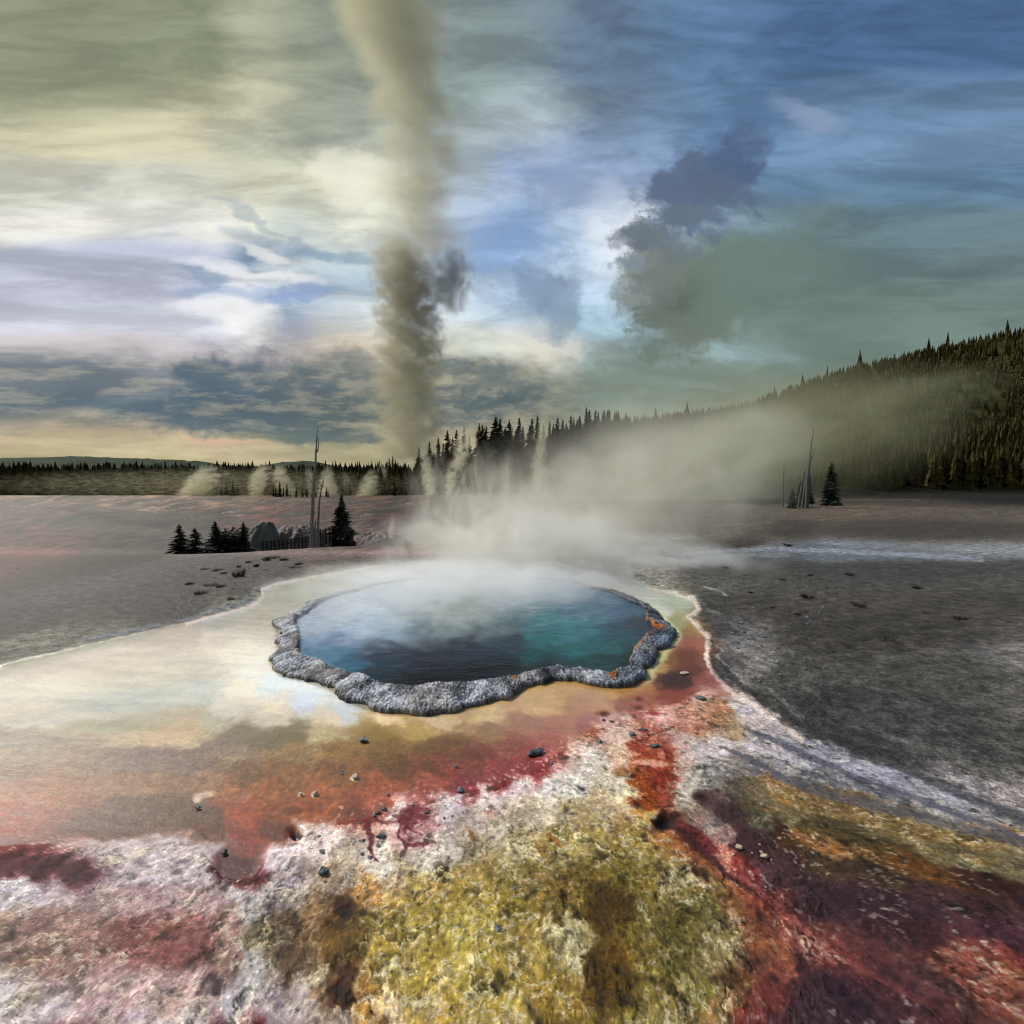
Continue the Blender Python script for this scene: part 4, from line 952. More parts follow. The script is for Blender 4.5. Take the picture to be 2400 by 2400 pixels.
# distant hills -----------------------------------------------------------------
def hill(name, crest, d0, d1, d2, mat, zb=-1.0, amp=1.0, n=420):
    xs = np.linspace(crest[0][0], crest[-1][0], n)
    cy = np.interp(xs, [c[0] for c in crest], [c[1] for c in crest])
    vs = []
    rows = 26
    for r in range(rows):
        u = r / (rows - 1.0)
        d = d0 + (d1 - d0) * min(u / .6, 1) if u <= .6 else d1 + (d2 - d1) * (u - .6) / .4
        x = (xs - 1200) / FOC * d1 * (d / d1) ** .5
        zt = CAM_H + (HORIZON - cy) / FOC * d1
        k = math.sin(min(u / .6, 1) * PI / 2) ** 1.2 if u <= .6 else math.cos((u - .6) / .4 * PI / 2)
        z = zb + (zt - zb) * k + amp * fbm(x / (d1 * .02), np.full_like(x, d) / (d1 * .03), 4, 7) * min(u * 3, 1)
        vs.append(np.stack([x, np.full_like(x, d), z], -1))
    v = np.concatenate(vs); me = mesh_np(name, v, grid_faces(rows, n))
    return tag(link(name, me, mat, smooth=True), kind='structure')
M_h1 = simple_mat('distant_forest', (56, 68, 50), .95, .4, .05, spec=.05, rgb2=(38, 50, 38))
M_h2 = simple_mat('near_forest_slope', (66, 66, 40), .95, .4, .2, spec=.05, rgb2=(44, 44, 26))
hill('hills', [(-1400,1090),(-500,1075),(-100,1082),(200,1072),(380,1078),(437,1080),(455,1085),(480,1082),(500,1088),(540,1092),(570,1094),(590,1094),(640,1094),(680,1086),(730,1082),(760,1086),(800,1096),(860,1097),(940,1093),(1050,1092),(1400,1085),(1900,1060)], 420, 700, 1000, M_h1, amp=2.6)
CREST = [(1240,1075),(1330,1050),(1450,1020),(1560,1000),(1680,984),(1735,972),(1790,950),(1820,940),(1860,925),(1900,912),(1932,903),(2020,880),(2150,850),(2300,818),(2500,790),(2900,770),(3400,800)]
hill('wooded_hill', CREST, 122, 260, 420, M_h2, zb=6, amp=2.0)
# the wood on that hill: thousands of far conifers nobody could count
wv, wf_ = [], []
rw = np.random.RandomState(3)
N = 5200
cpxs = rw.uniform(1300, 3000, N); u = rw.rand(N) ** .8
d = 124 + (260 - 124) * u
cyv = np.interp(cpxs, [c[0] for c in CREST], [c[1] for c in CREST])
xx = (cpxs - 1200) / FOC * 260 * (d / 260) ** .5
zt = CAM_H + (HORIZON - cyv) / FOC * 260
zz = 6 + (zt - 6) * np.sin(u * PI / 2) ** 1.2
hh = rw.uniform(3.5, 6.2, N) * (1 + 1.1 * (rw.rand(N) > .993)); ww = hh * rw.uniform(.13, .2, N)
vl, fl_ = [], []
base_i = 0
for lev, (z0, z1, s) in enumerate([(0.0, .5, 1.0), (.25, .75, .72), (.5, 1.0, .46)]):
    for j in range(6):
        a0 = rw.rand(N) * 6.28; a1 = a0 + 1.5
        p0 = np.stack([xx + np.cos(a0) * ww * s * rw.uniform(.7, 1.3, N), d + np.sin(a0) * ww * s, zz + hh * z0 - .05 * hh * rw.rand(N)], -1)
        p1 = np.stack([xx + np.cos(a1) * ww * s * rw.uniform(.7, 1.3, N), d + np.sin(a1) * ww * s, zz + hh * z0 - .05 * hh * rw.rand(N)], -1)
        p2 = np.stack([xx, d, zz + hh * z1], -1)
        v = np.stack([p0, p1, p2], 1).reshape(-1, 3); vl.append(v)
v = np.concatenate(vl); f = np.arange(len(v)).reshape(-1, 3)
# the same wood continues down the slope behind the basin and along the belt on the left
def mass(N, px0, px1, d0, d1, h0, h1, seed, W0=.15):
    r = np.random.RandomState(seed)
    px = r.uniform(px0, px1, N); d = r.uniform(d0, d1, N); x = (px - 1200) / FOC * d
    z = height(x, d); h = r.uniform(h0, h1, N); w = h * r.uniform(W0 * .8, W0 * 1.3, N); out = []
    for lev in range(7):
        z0 = lev / 8.0; z1 = min(z0 + .32, 1.03); s = (1 - z0) ** .8
        for j in range(5):
            a0 = r.rand(N) * 6.28; a1 = a0 + 1.3; k = r.uniform(.7, 1.25, N)
            p0 = np.stack([x + np.cos(a0) * w * s * k, d + np.sin(a0) * w * s, z + h * (z0 - .05 * r.rand(N))], -1)
            p1 = np.stack([x + np.cos(a1) * w * s * k, d + np.sin(a1) * w * s, z + h * (z0 - .05 * r.rand(N))], -1)
            out.append(np.stack([p0, p1, np.stack([x, d, z + h * z1], -1)], 1).reshape(-1, 3))
    return np.concatenate(out)
v = np.concatenate([v, mass(1500, 1100, 2450, 84, 122, 5.0, 7.6, 5), mass(500, 1000, 1110, 92, 112, 4.5, 8.5, 6), mass(2400, -300, 1010, 86, 112, 3.4, 6.4, 7, .19)])
f = np.arange(len(v)).reshape(-1, 3)
wd = link('far_wood', mesh_np('far_wood', v, f), M_ridge)
tag(wd, 'dense far conifer forest covering the slopes behind the basin', 'forest', kind='stuff')

# near conifers on the left ---------------------------------------------------------
def near_tree(px, top, d, label, prof, mat, wide=1, levels=44, nb=12, name='conifer', base=.02, group=None, seed=1):
    r_ = random.Random(seed)
    x, y, zt = at_d(px, top, d); zb = gheight(x, d) - .03
    h = zt - zb
    root = empty(name, (x, d, zb)); tag(root, label, 'conifer tree', group)
    v, f = conifer(r_, h, prof, levels, nb, 5, base=base)
    link('crown', mesh_py('crown', [(v, f)]), mat, root)
    link('trunk', mesh_py('trunk', [tube([(0, 0, -.1), (0, 0, h * .5), (.0, 0, h * .95)], [h * .022, h * .014, h * .003])]), M_bark, root)
    return root
near_tree(800, 1161, 19.2, 'lone conifer with a bushy skirt right of the grey snags', lambda u: (.31 * (1 - u * .55) if u < .42 else .19 * (1 - (u - .42) / .58) ** .85) * (1 + .16 * math.sin(u * 26)) + .01, M_near2, 1, 50, 16, seed=2)
near_tree(457, 1240, 17.4, 'short black green conifer at the left end of the conifer row behind the gravel bank', lambda u: .32 * (1 - u) ** .6 + .02, M_near, 1, 30, 12, seed=3)
near_tree(504, 1224, 17.6, 'tallest dark conifer in the row at the edge of the gravel bank', lambda u: .36 * (1 - u) ** .8 + .015, M_near, 1, 40, 14, seed=4)
near_tree(530, 1246, 17.9, 'rounded bushy dark conifer between two pointed ones at the gravel bank edge', lambda u: .46 * (1 - u ** 2.2) ** .6 + .02, M_near, 1, 30, 16, seed=5)
near_tree(549, 1247, 17.6, 'low rounded conifer left of the thin pointed one at the gravel bank edge', lambda u: .42 * (1 - u ** 2) ** .6 + .02, M_near, 1, 28, 15, seed=6)
near_tree(570, 1224, 17.3, 'thin pointed dark conifer at the right end of the row before the grey mound', lambda u: .34 * (1 - u) ** .95 + .014, M_near, 1, 40, 13, seed=7)
near_tree(420, 1232, 17.2, 'dark conifer beyond the left edge of the conifer row', lambda u: .34 * (1 - u) ** .7 + .02, M_near, 1, 34, 13, seed=8)
near_tree(482, 1268, 17.0, 'low dark shrub in a gap of the conifer row', lambda u: .5 * (1 - u ** 2) ** .5 + .02, M_near, 1, 12, 14, name='shrub', seed=9)
near_tree(590, 1276, 17.0, 'low dark shrub right of the conifer row', lambda u: .7 * (1 - u ** 2) ** .5 + .02, M_near, 1, 8, 12, name='shrub', seed=10)
near_tree(1878, 1128, 46, 'grey green conifer at the foot of the dark hillside beside the leaning snags', lambda u: .22 * (1 - u) ** .6 + .02, M_near, 1, 36, 13, seed=11)
near_tree(1895, 1100, 50, 'tall dark conifer behind the leaning pale snags', lambda u: .18 * (1 - u) ** .7 + .02, M_near, 1, 36, 13, seed=12)
near_tree(1858, 1145, 44, 'stubby dark conifer left of the leaning pale snags', lambda u: .28 * (1 - u) ** .6 + .02, M_near, 1, 26, 13, seed=13)
near_tree(1950, 1085, 47, 'dark bushy conifer right of the leaning pale snags', lambda u: .24 * (1 - u) ** .7 + .02, M_near, 1, 34, 13, seed=16)

# snags ---------------------------------------------------------------------------------
M_pale = simple_mat('weathered_pole', (84, 88, 86), .9, .35, 10, rgb2=(56, 60, 58))
def snag(pts_px, d, r0, label, branches=(), stub=10, seed=0, group=None, r1=.004):
    M_grey = globals()['M_grey'] if d < 30 else M_pale
    r_ = random.Random(seed)
    P3 = [Vector(at_d(px, py, d)) for px, py in pts_px]
    zb = gheight(P3[0].x, d) - .05; P3[0].z = zb
    root = P3[0].copy()
    o = empty('dead_tree', root); tag(o, label, 'dead tree', group)
    rel_ = [p - root for p in P3]
    pts, rads = [], []
    n = 22; L = len(rel_) - 1
    for i in range(n + 1):
        q = i / n * L; j = min(int(q), L - 1); p = rel_[j].lerp(rel_[j + 1], q - j)
        p = p + Vector((r_.uniform(-1, 1), r_.uniform(-1, 1), 0)) * r0 * .12
        pts.append(p); rads.append((r0 * (1 - i / n) ** .8 + r1) * r_.uniform(.92, 1.08))
    link('trunk', mesh_py('trunk', [tube(pts, rads, 8)]), M_grey, o, smooth=True)
    parts_ = []
    for b in branches:
        bp = [Vector(at_d(px, py, d)) - root + Vector((0, r_.uniform(-.02, .02), 0)) for px, py in b]
        parts_.append(tube(bp, [r0 * .28 * (1 - k / len(bp)) + .003 for k in range(len(bp))], 5))
    for k in range(stub):
        i = r_.randrange(3, n - 2); a = r_.uniform(0, 6.28); ln = r_.uniform(.03, .10) * (1 + d * .02)
        parts_.append(tube([pts[i], pts[i] + Vector((math.cos(a) * ln, math.sin(a) * ln * .5, ln * r_.uniform(-.2, .7)))], [rads[i] * .3 + .002, .002], 4))
    for pt in parts_: link('branch', mesh_py('branch', [pt]), M_grey, o)
    return o
snag([(728,1276),(731,1230),(735,1150),(738,1100),(742,1040),(744,1002)], 17.9, .085, 'tall bleached dead trunk rising into the low clouds, left of the lone conifer',
     [[(737,1137),(731,1131),(724,1122),(723,1113)], [(744,1060),(747,1044),(745,1022)], [(730,1203),(727,1201)]], 8, 21)
snag([(744,1276),(745,1230),(748,1180),(752,1150),(757,1122)], 18.1, .06, 'shorter bleached dead trunk just right of the tall one', [[(753,1150),(758,1133),(759,1120)], [(754,1144),(751,1135)]], 6, 22)
snag([(737,1276),(738,1240),(740,1212)], 18.0, .05, 'broken stump trunk squeezed between the two tall dead trunks', [], 3, 23)
snag([(1891,1163),(1893,1120),(1897,1085),(1902,1040),(1908,1000)], 44, .16, 'pale snag leaning slightly right at the dark hill foot, tallest of the crossed trunks', [], 3, 24)
snag([(1882,1158),(1889,1120),(1899,1082),(1912,1048)], 44.5, .13, 'pale snag crossing behind the tallest leaning one', [], 2, 25)
snag([(1872,1140),(1884,1112),(1895,1090)], 45, .11, 'short pale trunk leaning far right below the crossed snags', [], 1, 26)
snag([(1836,1150),(1837,1110),(1838,1085)], 46, .07, 'thin faint dead trunk standing upright left of the crossed snags', [], 2, 27)
snag([(484,1194),(486,1180),(488,1168)], 60, .09, 'small crooked dead tree on the far left run-off flat', [[(486,1182),(482,1172)],[(487,1178),(492,1168)]], 2, 28)

# rail fence by the snags ------------------------------------------------------------------
def fence(p0, p1, d0, d1, hgt_, nposts, label):
    A_ = Vector(at_d(*p0, d0)); B_ = Vector(at_d(*p1, d1))
    root = empty('rail_fence', A_); tag(root, label, 'fence')
    def bar(a, b, w, h):
        a = Vector(a); b = Vector(b); dd = (b - a).normalized()
        s = dd.cross(Vector((0, 1, 0) if abs(dd.z) > .9 else (0, 0, 1))).normalized() * w / 2
        q = dd.cross(s).normalized() * h / 2
        vs = [tuple(p + x * s + y * q) for p in (a, b) for x, y in ((-1,-1),(1,-1),(1,1),(-1,1))]
        return vs, [(0,1,2,3),(7,6,5,4),(0,4,5,1),(1,5,6,2),(2,6,7,3),(3,7,4,0)]
    for i in range(nposts):
        p = (B_ - A_) * (i / (nposts - 1))
        link('post', mesh_py('post', [bar(p + Vector((0, 0, -.6)), p + Vector((0, 0, hgt_ * (1.08 + .06 * rnd.random()))), .035, .035)]), M_rail, root)
    for k in (.28, .62, .97):
        link('rail', mesh_py('rail', [bar(Vector((0, -.026, hgt_ * k)), (B_ - A_) + Vector((0, -.026, hgt_ * k)), .02, .03)]), M_rail, root)
    return root
fence((616,1285),(726,1272),18.2,19.4,.24,13,'dark timber rail fence running behind the gravel bank towards the tall snag')
fence((752,1266),(782,1262),19.4,20.0,.42,4,'short dark stretch of rail fence between the snags and the lone conifer')
fence((757,1252),(778,1240),21.5,23.5,.16,4,'low sloping handrail climbing right behind the grey trunks')
# mounds ---------------------------------------------------------------------------------
def mound(px, top, base, w, d, label, c1, c2, seed, skew=0):
    x, y, zt = at_d(px, top, d); _, _, zb = at_d(px, base, d)
    W_ = w / FOC * d / 2; H_ = zt - zb
    n1_, n2_ = 90, 40
    a = np.linspace(0, 2 * PI, n1_, endpoint=False); q = np.linspace(0, 1, n2_)
    A_, Q_ = np.meshgrid(a, q, indexing='ij')
    rr_ = Q_ * (1 + .12 * pnoise(np.cos(A_) * 2 + seed, np.sin(A_) * 2, seed))
    zz_ = np.clip(1 - Q_ ** 2.2, 0, 1) ** .8 * H_
    vx = rr_ * np.cos(A_) * W_ + skew * zz_; vy = rr_ * np.sin(A_) * W_ * .8
    fl2 = fbm(A_ * 3.2 + .8 * pnoise(Q_ * 3, A_ * 2, seed), Q_ * 1.2, 5, seed + 1)
    zz_ = zz_ + H_ * (.12 * fl2 + .12 * fbm(vx * 5, vy * 5, 3, seed + 2)) * np.minimum(Q_ * 3, 1)
    v = np.stack([vx, vy, zz_], -1).reshape(-1, 3)
    f = grid_faces(n1_, n2_)
    s_ = np.stack([(n1_ - 1) * n2_ + np.arange(n2_ - 1), (n1_ - 1) * n2_ + np.arange(1, n2_), np.arange(1, n2_), np.arange(n2_ - 1)], -1)
    me = mesh_np('sinter_mound', v, np.r_[f, s_])
    tone = sstep(-.25, .3, fbm(A_ * 9, Q_ * .7 + .3 * Q_ * np.sin(A_ * 3), 4, seed + 3)).reshape(-1, 1)
    attr_col(me, 'tone', lin(np.asarray(c1, float) * tone + np.asarray(c2, float) * (1 - tone)) * .55)
    o = link('sinter_mound', me, M_tone, smooth=True); o.location = (x, y, zb - .05)
    return tag(o, label, 'rock mound')
M_tone, t = new_mat('streaked_sinter')
A = t.n('ShaderNodeAttribute', attribute_name='tone').outputs['Color']; tc = t.n('ShaderNodeTexCoord').outputs['Object']
n1 = t.noise(tc, 20, 6, .65)
vs = t.n('ShaderNodeVectorMath', operation='SCALE'); t.l(A, vs.inputs[0]); t.l(t.mr(n1, .3, .7, .65, 1.35), vs.inputs['Scale'])
p = t.n('ShaderNodeBsdfPrincipled'); t.l(vs.outputs[0], p.inputs['Base Color']); p.inputs['Roughness'].default_value = .75
bn = t.n('ShaderNodeBump'); bn.inputs['Strength'].default_value = .6; bn.inputs['Distance'].default_value = .03; t.l(n1, bn.inputs['Height']); t.l(bn.outputs[0], p.inputs['Normal'])
o = t.n('ShaderNodeOutputMaterial'); t.l(p.outputs[0], o.inputs[0])
mound(606, 1221, 1286, 92, 21.5, 'grey streaked sinter mound left of the rail fence', (138,134,126), (100,95,90), 31, .25)
mound(690, 1229, 1290, 170, 23.5, 'broad pinkish streaked sinter mound behind the rail fence', (150,134,128), (112,90,86), 33, .1)
mound(790, 1236, 1290, 90, 26, 'low dark red mound behind the lone conifer', (120,92,88), (84,58,58), 35, 0)

mound(880, 1244, 1296, 190, 30, 'long low red brown terrace mound right of the lone conifer', (138,112,106), (88,60,60), 37, .1)
mound(545, 1234, 1290, 150, 30, 'low dull red mound behind the left conifer row', (128,92,86), (84,62,56), 39, .1)
mound(985, 1206, 1250, 210, 48, 'wide dark red mound under the small white steam spout', (120,90,86), (82,58,56), 41, 0)
# dry tufts -----------------------------------------------------------------------------
def tuft(px, py, w, h, seed, label, group):
    r_ = random.Random(seed); x, y = at(px, py); d = y
    W_ = w / FOC * d; H_ = h / FOC * d; vs, fs = [], []
    for k in range(70):
        a = r_.uniform(0, 6.28); r0 = r_.random() ** .6 * W_ * .32; bx, by = math.cos(a) * r0, math.sin(a) * r0
        hh_ = H_ * r_.uniform(.4, 1.0); tx = bx * 1.9 + r_.uniform(-1, 1) * W_ * .18; ty = by * 1.9 + r_.uniform(-1, 1) * W_ * .18
        s = .006 * d / 9; n = len(vs)
        vs += [(bx - s, by, 0), (bx + s, by, 0), (tx, ty, hh_)]; fs.append((n, n + 1, n + 2))
    o = link('grass_tuft', mesh_py('grass_tuft', [(vs, fs)]), M_dry); o.location = (x, y, gheight(x, y) - .01)
    return tag(o, label, 'grass tuft', group)
TL = 'dark dry tuft on the grey gravel bank left of the pool'
for i, (px, py, w, h) in enumerate([(560,1352,34,26),(495,1372,38,9),(625,1313,22,12),(640,1308,40,8),(600,1328,14,10),(510,1338,30,8),(525,1345,18,6),(470,1392,36,12),(445,1370,24,8),(518,1376,26,9),(665,1313,22,9),(560,1330,10,8),(700,1322,24,6),(540,1405,24,8),(690,1330,30,6),(480,1335,18,5),(582,1318,16,6)]):
    tuft(px, py, w, h, 50 + i, 'tall wispy dry grass clump in the middle of the left gravel bank' if i == 0 else TL, None if i == 0 else 'tufts on the left gravel bank')
tuft(1890, 1402, 34, 16, 80, 'dark tuft on the grey gravel right of the pool', None)
TR = 'low dark tuft on the grey gravel beyond the right run-off'
for i, (px, py, w, h) in enumerate([(1846,1280,18,8),(1700,1330,16,5),(2010,1420,34,14),(2150,1380,26,12),(2080,1500,38,14),(1760,1390,16,6),(1835,1360,18,6),(1900,1350,14,5),(1870,1440,20,6),(1812,1425,14,5),(1745,1350,12,4),(1990,1350,24,8),(2250,1450,34,12)]):
    tuft(px, py, w, h, 90 + i, TR, 'tufts on the right gravel')

# stones ---------------------------------------------------------------------------------
def stone_mat(name, a, b): return simple_mat(name, a, .6, .4, 30, spec=.4, bump=.5, rgb2=b)
M_sd = stone_mat('dark_slate', (116, 124, 130), (62, 68, 74)); M_sg = stone_mat('grey_stone', (122, 130, 138), (76, 84, 92)); M_sl = stone_mat('lime_stone', (216, 204, 182), (160, 140, 116))
def stone(px, py, w, h, mat, label, seed, group=None, flat=.5, rot=None, cat='stone'):
    r_ = random.Random(seed); x, y = at(px, py); W_ = w / FOC * y / 2
    bm = bmesh.new(); bmesh.ops.create_icosphere(bm, subdivisions=3, radius=1)
    ps = [Vector((r_.gauss(0, 1), r_.gauss(0, 1), r_.gauss(0, 1))).normalized() for _ in range(11)]
    for v in bm.verts:
        c = v.co.copy(); k = 1.0
        for q in ps:
            dd = c.dot(q)
            if dd > .62: k = min(k, .62 / dd + .05)
        v.co = c * k * (1 + .07 * mnoise.noise(c * 3 + Vector((seed, 0, 0))))
        v.co.x *= W_; v.co.y *= W_ * min(2.0, h / w * y / CAM_H * .8); v.co.z *= W_ * flat
    me = bpy.data.meshes.new('stone'); bm.to_mesh(me); bm.free()
    o = link('stone', me, mat); o.location = (x, y, gheight(x, y) + W_ * flat * .35); o.rotation_euler = (0, 0, r_.uniform(-.5, .5) if rot is None else rot)
    return tag(o, label, cat, group)
S = [
 (526,1997,17,16,M_sd,'dark slate chip on white crust beside the left dark red stain',None,.7),
 (756,2002,24,16,M_sd,'elongated dark slate chip on white crust below the left red band, above the pyramid stone',None,.6),
 (758,2047,28,24,M_sd,'largest dark pyramid shaped stone on the lilac crust at lower left',None,1.0),
 (763,2068,12,8,M_sd,'small dark chip just below the pyramid shaped stone',None,.6),
 (657,2082,20,18,M_sd,'dark rough stone on the white crust left of the pyramid shaped stone',None,.7),
 (562,2079,11,12,M_sd,'small round dark stone below the left wine red stain',None,.8),
 (848,1977,19,22,M_sd,'dark grey stone left of the wine red crack in the crust',None,.7),
 (894,1965,24,16,M_sd,'dark flat stone inside the pale ring right of the wine red crack',None,.6),
 (887,1986,15,11,M_sd,'grey stone just below the pale ring by the wine red crack',None,.6),
 (848,2002,12,9,M_sg,'small grey stone under the larger one left of the crack',None,.5),(867,2011,13,10,M_sg,'grey round stone at the lower end of the wine red crack',None,.5),
 (917,2004,11,9,M_sg,'round grey stone alone on white crust right of the crack',None,.5),
 (899,1898,18,10,M_sd,'topmost dark stone of the chain at the upper rim of the white crust',None,.6),(886,1907,16,11,M_sd,'middle dark stone of the chain at the upper rim of the white crust',None,.6),(876,1915,12,10,M_sg,'lowest grey stone of the chain at the upper rim of the white crust',None,.6),
 (840,1932,18,6,M_sg,'flat grey flake on the edge between red band and white crust',None,.4),(748,1963,12,11,M_sg,'grey pebble on white crust right of the dark hole',None,.6),(828,1969,12,9,M_sg,'grey pebble between the dark hole and the wine red crack',None,.6),
 (1012,1977,14,14,M_sd,'dark chip at the right end of the wine red veins',None,.6),(999,1907,15,8,M_sg,'grey flake above the wine red veins',None,.5),
 (1079,1856,18,16,M_sg,'light grey angular stone on the lower edge of the pink band',None,.8),
 (1258,1767,46,14,M_sd,'long dark flat rock lying in the pink band below the crater rim',None,.35),
 (1292,1791,9,9,M_sd,'small dark pebble right below the long flat rock',None,.7),
 (1403,1740,14,11,M_sd,'dark oval pebble on white crust left of the red channel',None,.8),
 (1414,1687,9,7,M_sd,'dark pebble below the brown pit near the rim',None,.7),(1431,1691,10,6,M_sg,'grey pebble right of the dark one below the brown pit',None,.6),
 (1068,1797,14,6,M_sg,'flat grey chip in the upper part of the pink band',None,.4),
 (1643,1637,26,14,M_sd,'dark broken rock at the top of the red channel fork',None,.4),
 (1532,1751,26,10,M_sd,'dark flat rock in the upper red channel',None,.4),(1510,1712,20,8,M_sg,'grey flake above the dark flat rock in the red channel',None,.4),
 (1481,1722,18,12,M_sg,'grey rough stone at the left edge of the red channel',None,.6),(1478,1812,9,18,M_sg,'narrow grey stone wedged at the left edge of the red channel',None,.5),
 (1604,1577,22,7,M_sl,'pale flat stone in the dark pocket of the channel right of the rim',None,.3),
 (851,1733,26,12,M_sg,'pale blue grey rock flake on tan mat left of centre',None,.5),
 (833,1822,18,15,M_sl,'cream lump on the brown mat below the crater rim',None,.6),(738,1859,14,16,M_sl,'cream lump on the orange mat, right one of two',None,.6),(706,1860,13,8,M_sl,'smaller cream lump on the orange mat, left one of two',None,.5),
 (464,1893,15,8,M_sg,'pale grey chip on the brown patch at the far left edge',None,.5),(800,1810,9,6,M_sd,'tiny dark chip above the cream lump on brown mat',None,.5),
 (910,1863,12,6,M_sg,'grey chip on the orange red band under the rim',None,.5),
 (966,2097,16,14,M_sd,'dark stone on yellow crust at lower left of centre, left of its twin',None,.6),(994,2096,11,13,M_sd,'dark stone on yellow crust, right one of the twins',None,.6),
 (909,2133,18,13,M_sd,'dark stone low on the ochre crust below the twins',None,.6),(606,2119,20,14,M_sg,'grey stone in the white crust near the lower left corner',None,.5),
 (852,2172,15,13,M_sg,'grey stone near the bottom edge below the brown stain',None,.6),(909,2055,15,6,M_sg,'flat grey flake on pale crust under the wine red crack',None,.4),
 (1790,2009,20,14,M_sl,'pale angular pebble on the dark maroon crust at right',None,.6),(1853,1970,20,10,M_sl,'pale flat chip at the border of maroon and olive crust',None,.4),
 (1731,1987,18,18,M_sl,'pale crusted stone on the maroon streak',None,.5),(1784,1998,10,8,M_sl,'small pale pebble above the angular one on maroon crust',None,.5),(1757,1935,10,6,M_sl,'tiny pale pebble high on the maroon streak',None,.5),(1766,1945,9,6,M_sl,'tiny pale pebble second from the top of the maroon streak',None,.5),
 (1166,2180,22,24,M_sg,'greenish grey stone at the bottom edge of the yellow crust',None,.5),(1204,2085,9,10,M_sg,'small bluish pebble in the middle of the yellow crust',None,.6),
 (1786,1492,14,5,M_sg,'light stone on the grey gravel right of the run-off',None,.4),(1836,1470,10,5,M_sg,'small light stone high on the right grey gravel',None,.4),
]
for i, (px, py, w, h, mt, lb, g, fl) in enumerate(S): stone(px, py, w * 1.1, h, mt, lb, 100 + i, g, fl)
r_ = random.Random(77)
for i in range(46):
    px = r_.uniform(445, 1060); py = np.interp(px, [p[0] for p in LOW], [p[1] for p in LOW]) + r_.uniform(8, 190)
    if py > 2190: continue
    stone(px, py, r_.uniform(4, 8), r_.uniform(4, 6), r_.choice([M_sd, M_sg]), 'tiny grey pebble scattered on the white crust at lower left', 300 + i, 'tiny pebbles on the white crust', .6)
for i in range(40):
    px = r_.uniform(1700, 1925); py = r_.uniform(1960, 2190)
    if abs(px - (1560 + (py - 1935) * 1.35)) < 30 or px < 1580 + (py - 1935) * 1.35: continue
    stone(px, py, r_.uniform(4, 9), r_.uniform(4, 7), M_sl, 'tiny pale pebble scattered on the maroon crust at lower right', 400 + i, 'tiny pale pebbles on the maroon crust', .6)
for i in range(34):
    px = r_.uniform(1700, 1930); py = r_.uniform(1400, 1600)
    if px < 1690 + (py - 1400) * .25: continue
    stone(px, py, r_.uniform(5, 11), r_.uniform(3, 6), r_.choice([M_sg, M_sd]), 'small grey stone lying on the dark gravel right of the run-off channel', 500 + i, 'small stones on the right gravel', .5)
for i in range(26):
    px = r_.uniform(440, 700); py = r_.uniform(1315, 1420)
    if py > np.interp(px, [p[0] for p in UP], [p[1] for p in UP]) - 14: continue
    stone(px, py, r_.uniform(4, 8), r_.uniform(3, 5), r_.choice([M_sg, M_sd]), 'small stone lying on the grey gravel bank left of the pool', 600 + i, 'small stones on the left gravel bank', .5)
# ---------------------------------------------------------------- steam
def steam_mat(name, color, dens, nscale, thr=(.35, .65), stretch=(1, 1, 1), detail=4, dist=.6, edge=.75, prof=None, step=.35, aniso=.15, rough=.58, base=0.0, warp=.0, absorb=0.0, erode=0.0, zjit=0.0):
    """scattering vapour; object space is a unit ball (or unit column when prof is given)"""
    m = bpy.data.materials.new(name); m.use_nodes = True; t = NT(m.node_tree)
    tc = t.n('ShaderNodeTexCoord').outputs['Object']
    nz = t.noise(t.mapping(tc, scale=stretch), nscale, detail, rough, dist)
    if prof is None:
        r = t.vmath('LENGTH', tc, out=1)
    else:
        s = t.n('ShaderNodeSeparateXYZ'); t.l(tc, s.inputs[0])
        cr = t.n('ShaderNodeValToRGB'); t.l(t.math('MULTIPLY_ADD', t.math('SUBTRACT', nz, .5), zjit, s.outputs[2]), cr.inputs[0]); cr.color_ramp.interpolation = 'LINEAR'
        el = cr.color_ramp.elements
        while len(el) > 1: el.remove(el[-1])
        for i, (z, xc, rad, de) in enumerate(prof):
            e = el[0] if i == 0 else el.new(z); e.position = z; e.color = (xc * .5 + .5, rad, de, 1)
        q = t.n('ShaderNodeSeparateColor'); t.l(cr.outputs[0], q.inputs[0])
        xc = t.math('MULTIPLY_ADD', q.outputs[0], 2.0, -1.0)
        dx = t.math('SUBTRACT', s.outputs[0], xc)
        rr_ = t.math('SQRT', t.math('MULTIPLY_ADD', dx, dx, t.math('MULTIPLY', s.outputs[1], s.outputs[1])))
        r = t.math('DIVIDE', rr_, q.outputs[1])
    r = t.math('MULTIPLY_ADD', t.math('SUBTRACT', nz, .5), -warp * 2, r) if warp else r
    fall = t.mr(r, 1.0, 1.0 - edge)
    if erode: nz = t.math('MULTIPLY_ADD', t.math('SUBTRACT', .6, r), erode, nz)
    nn = t.mr(nz, thr[0], thr[1], base, 1.0)
    de = t.math('MULTIPLY', t.math('MULTIPLY', fall, nn), dens)
    if prof is not None: de = t.math('MULTIPLY', de, q.outputs[2])
    v = t.n('ShaderNodeVolumePrincipled'); v.inputs['Color'].default_value = L4(color)
    v.inputs['Anisotropy'].default_value = aniso; v.inputs['Absorption Color'].default_value = (absorb, absorb, absorb, 1)
    t.l(de, v.inputs['Density'])
    o = t.n('ShaderNodeOutputMaterial'); t.l(v.outputs[0], o.inputs['Volume'])
    m.cycles.volume_step_rate = step
    return m
def ball_mesh(name):
    bm = bmesh.new(); bmesh.ops.create_icosphere(bm, subdivisions=3, radius=1.02)
    me = bpy.data.meshes.new(name); bm.to_mesh(me); bm.free(); return me
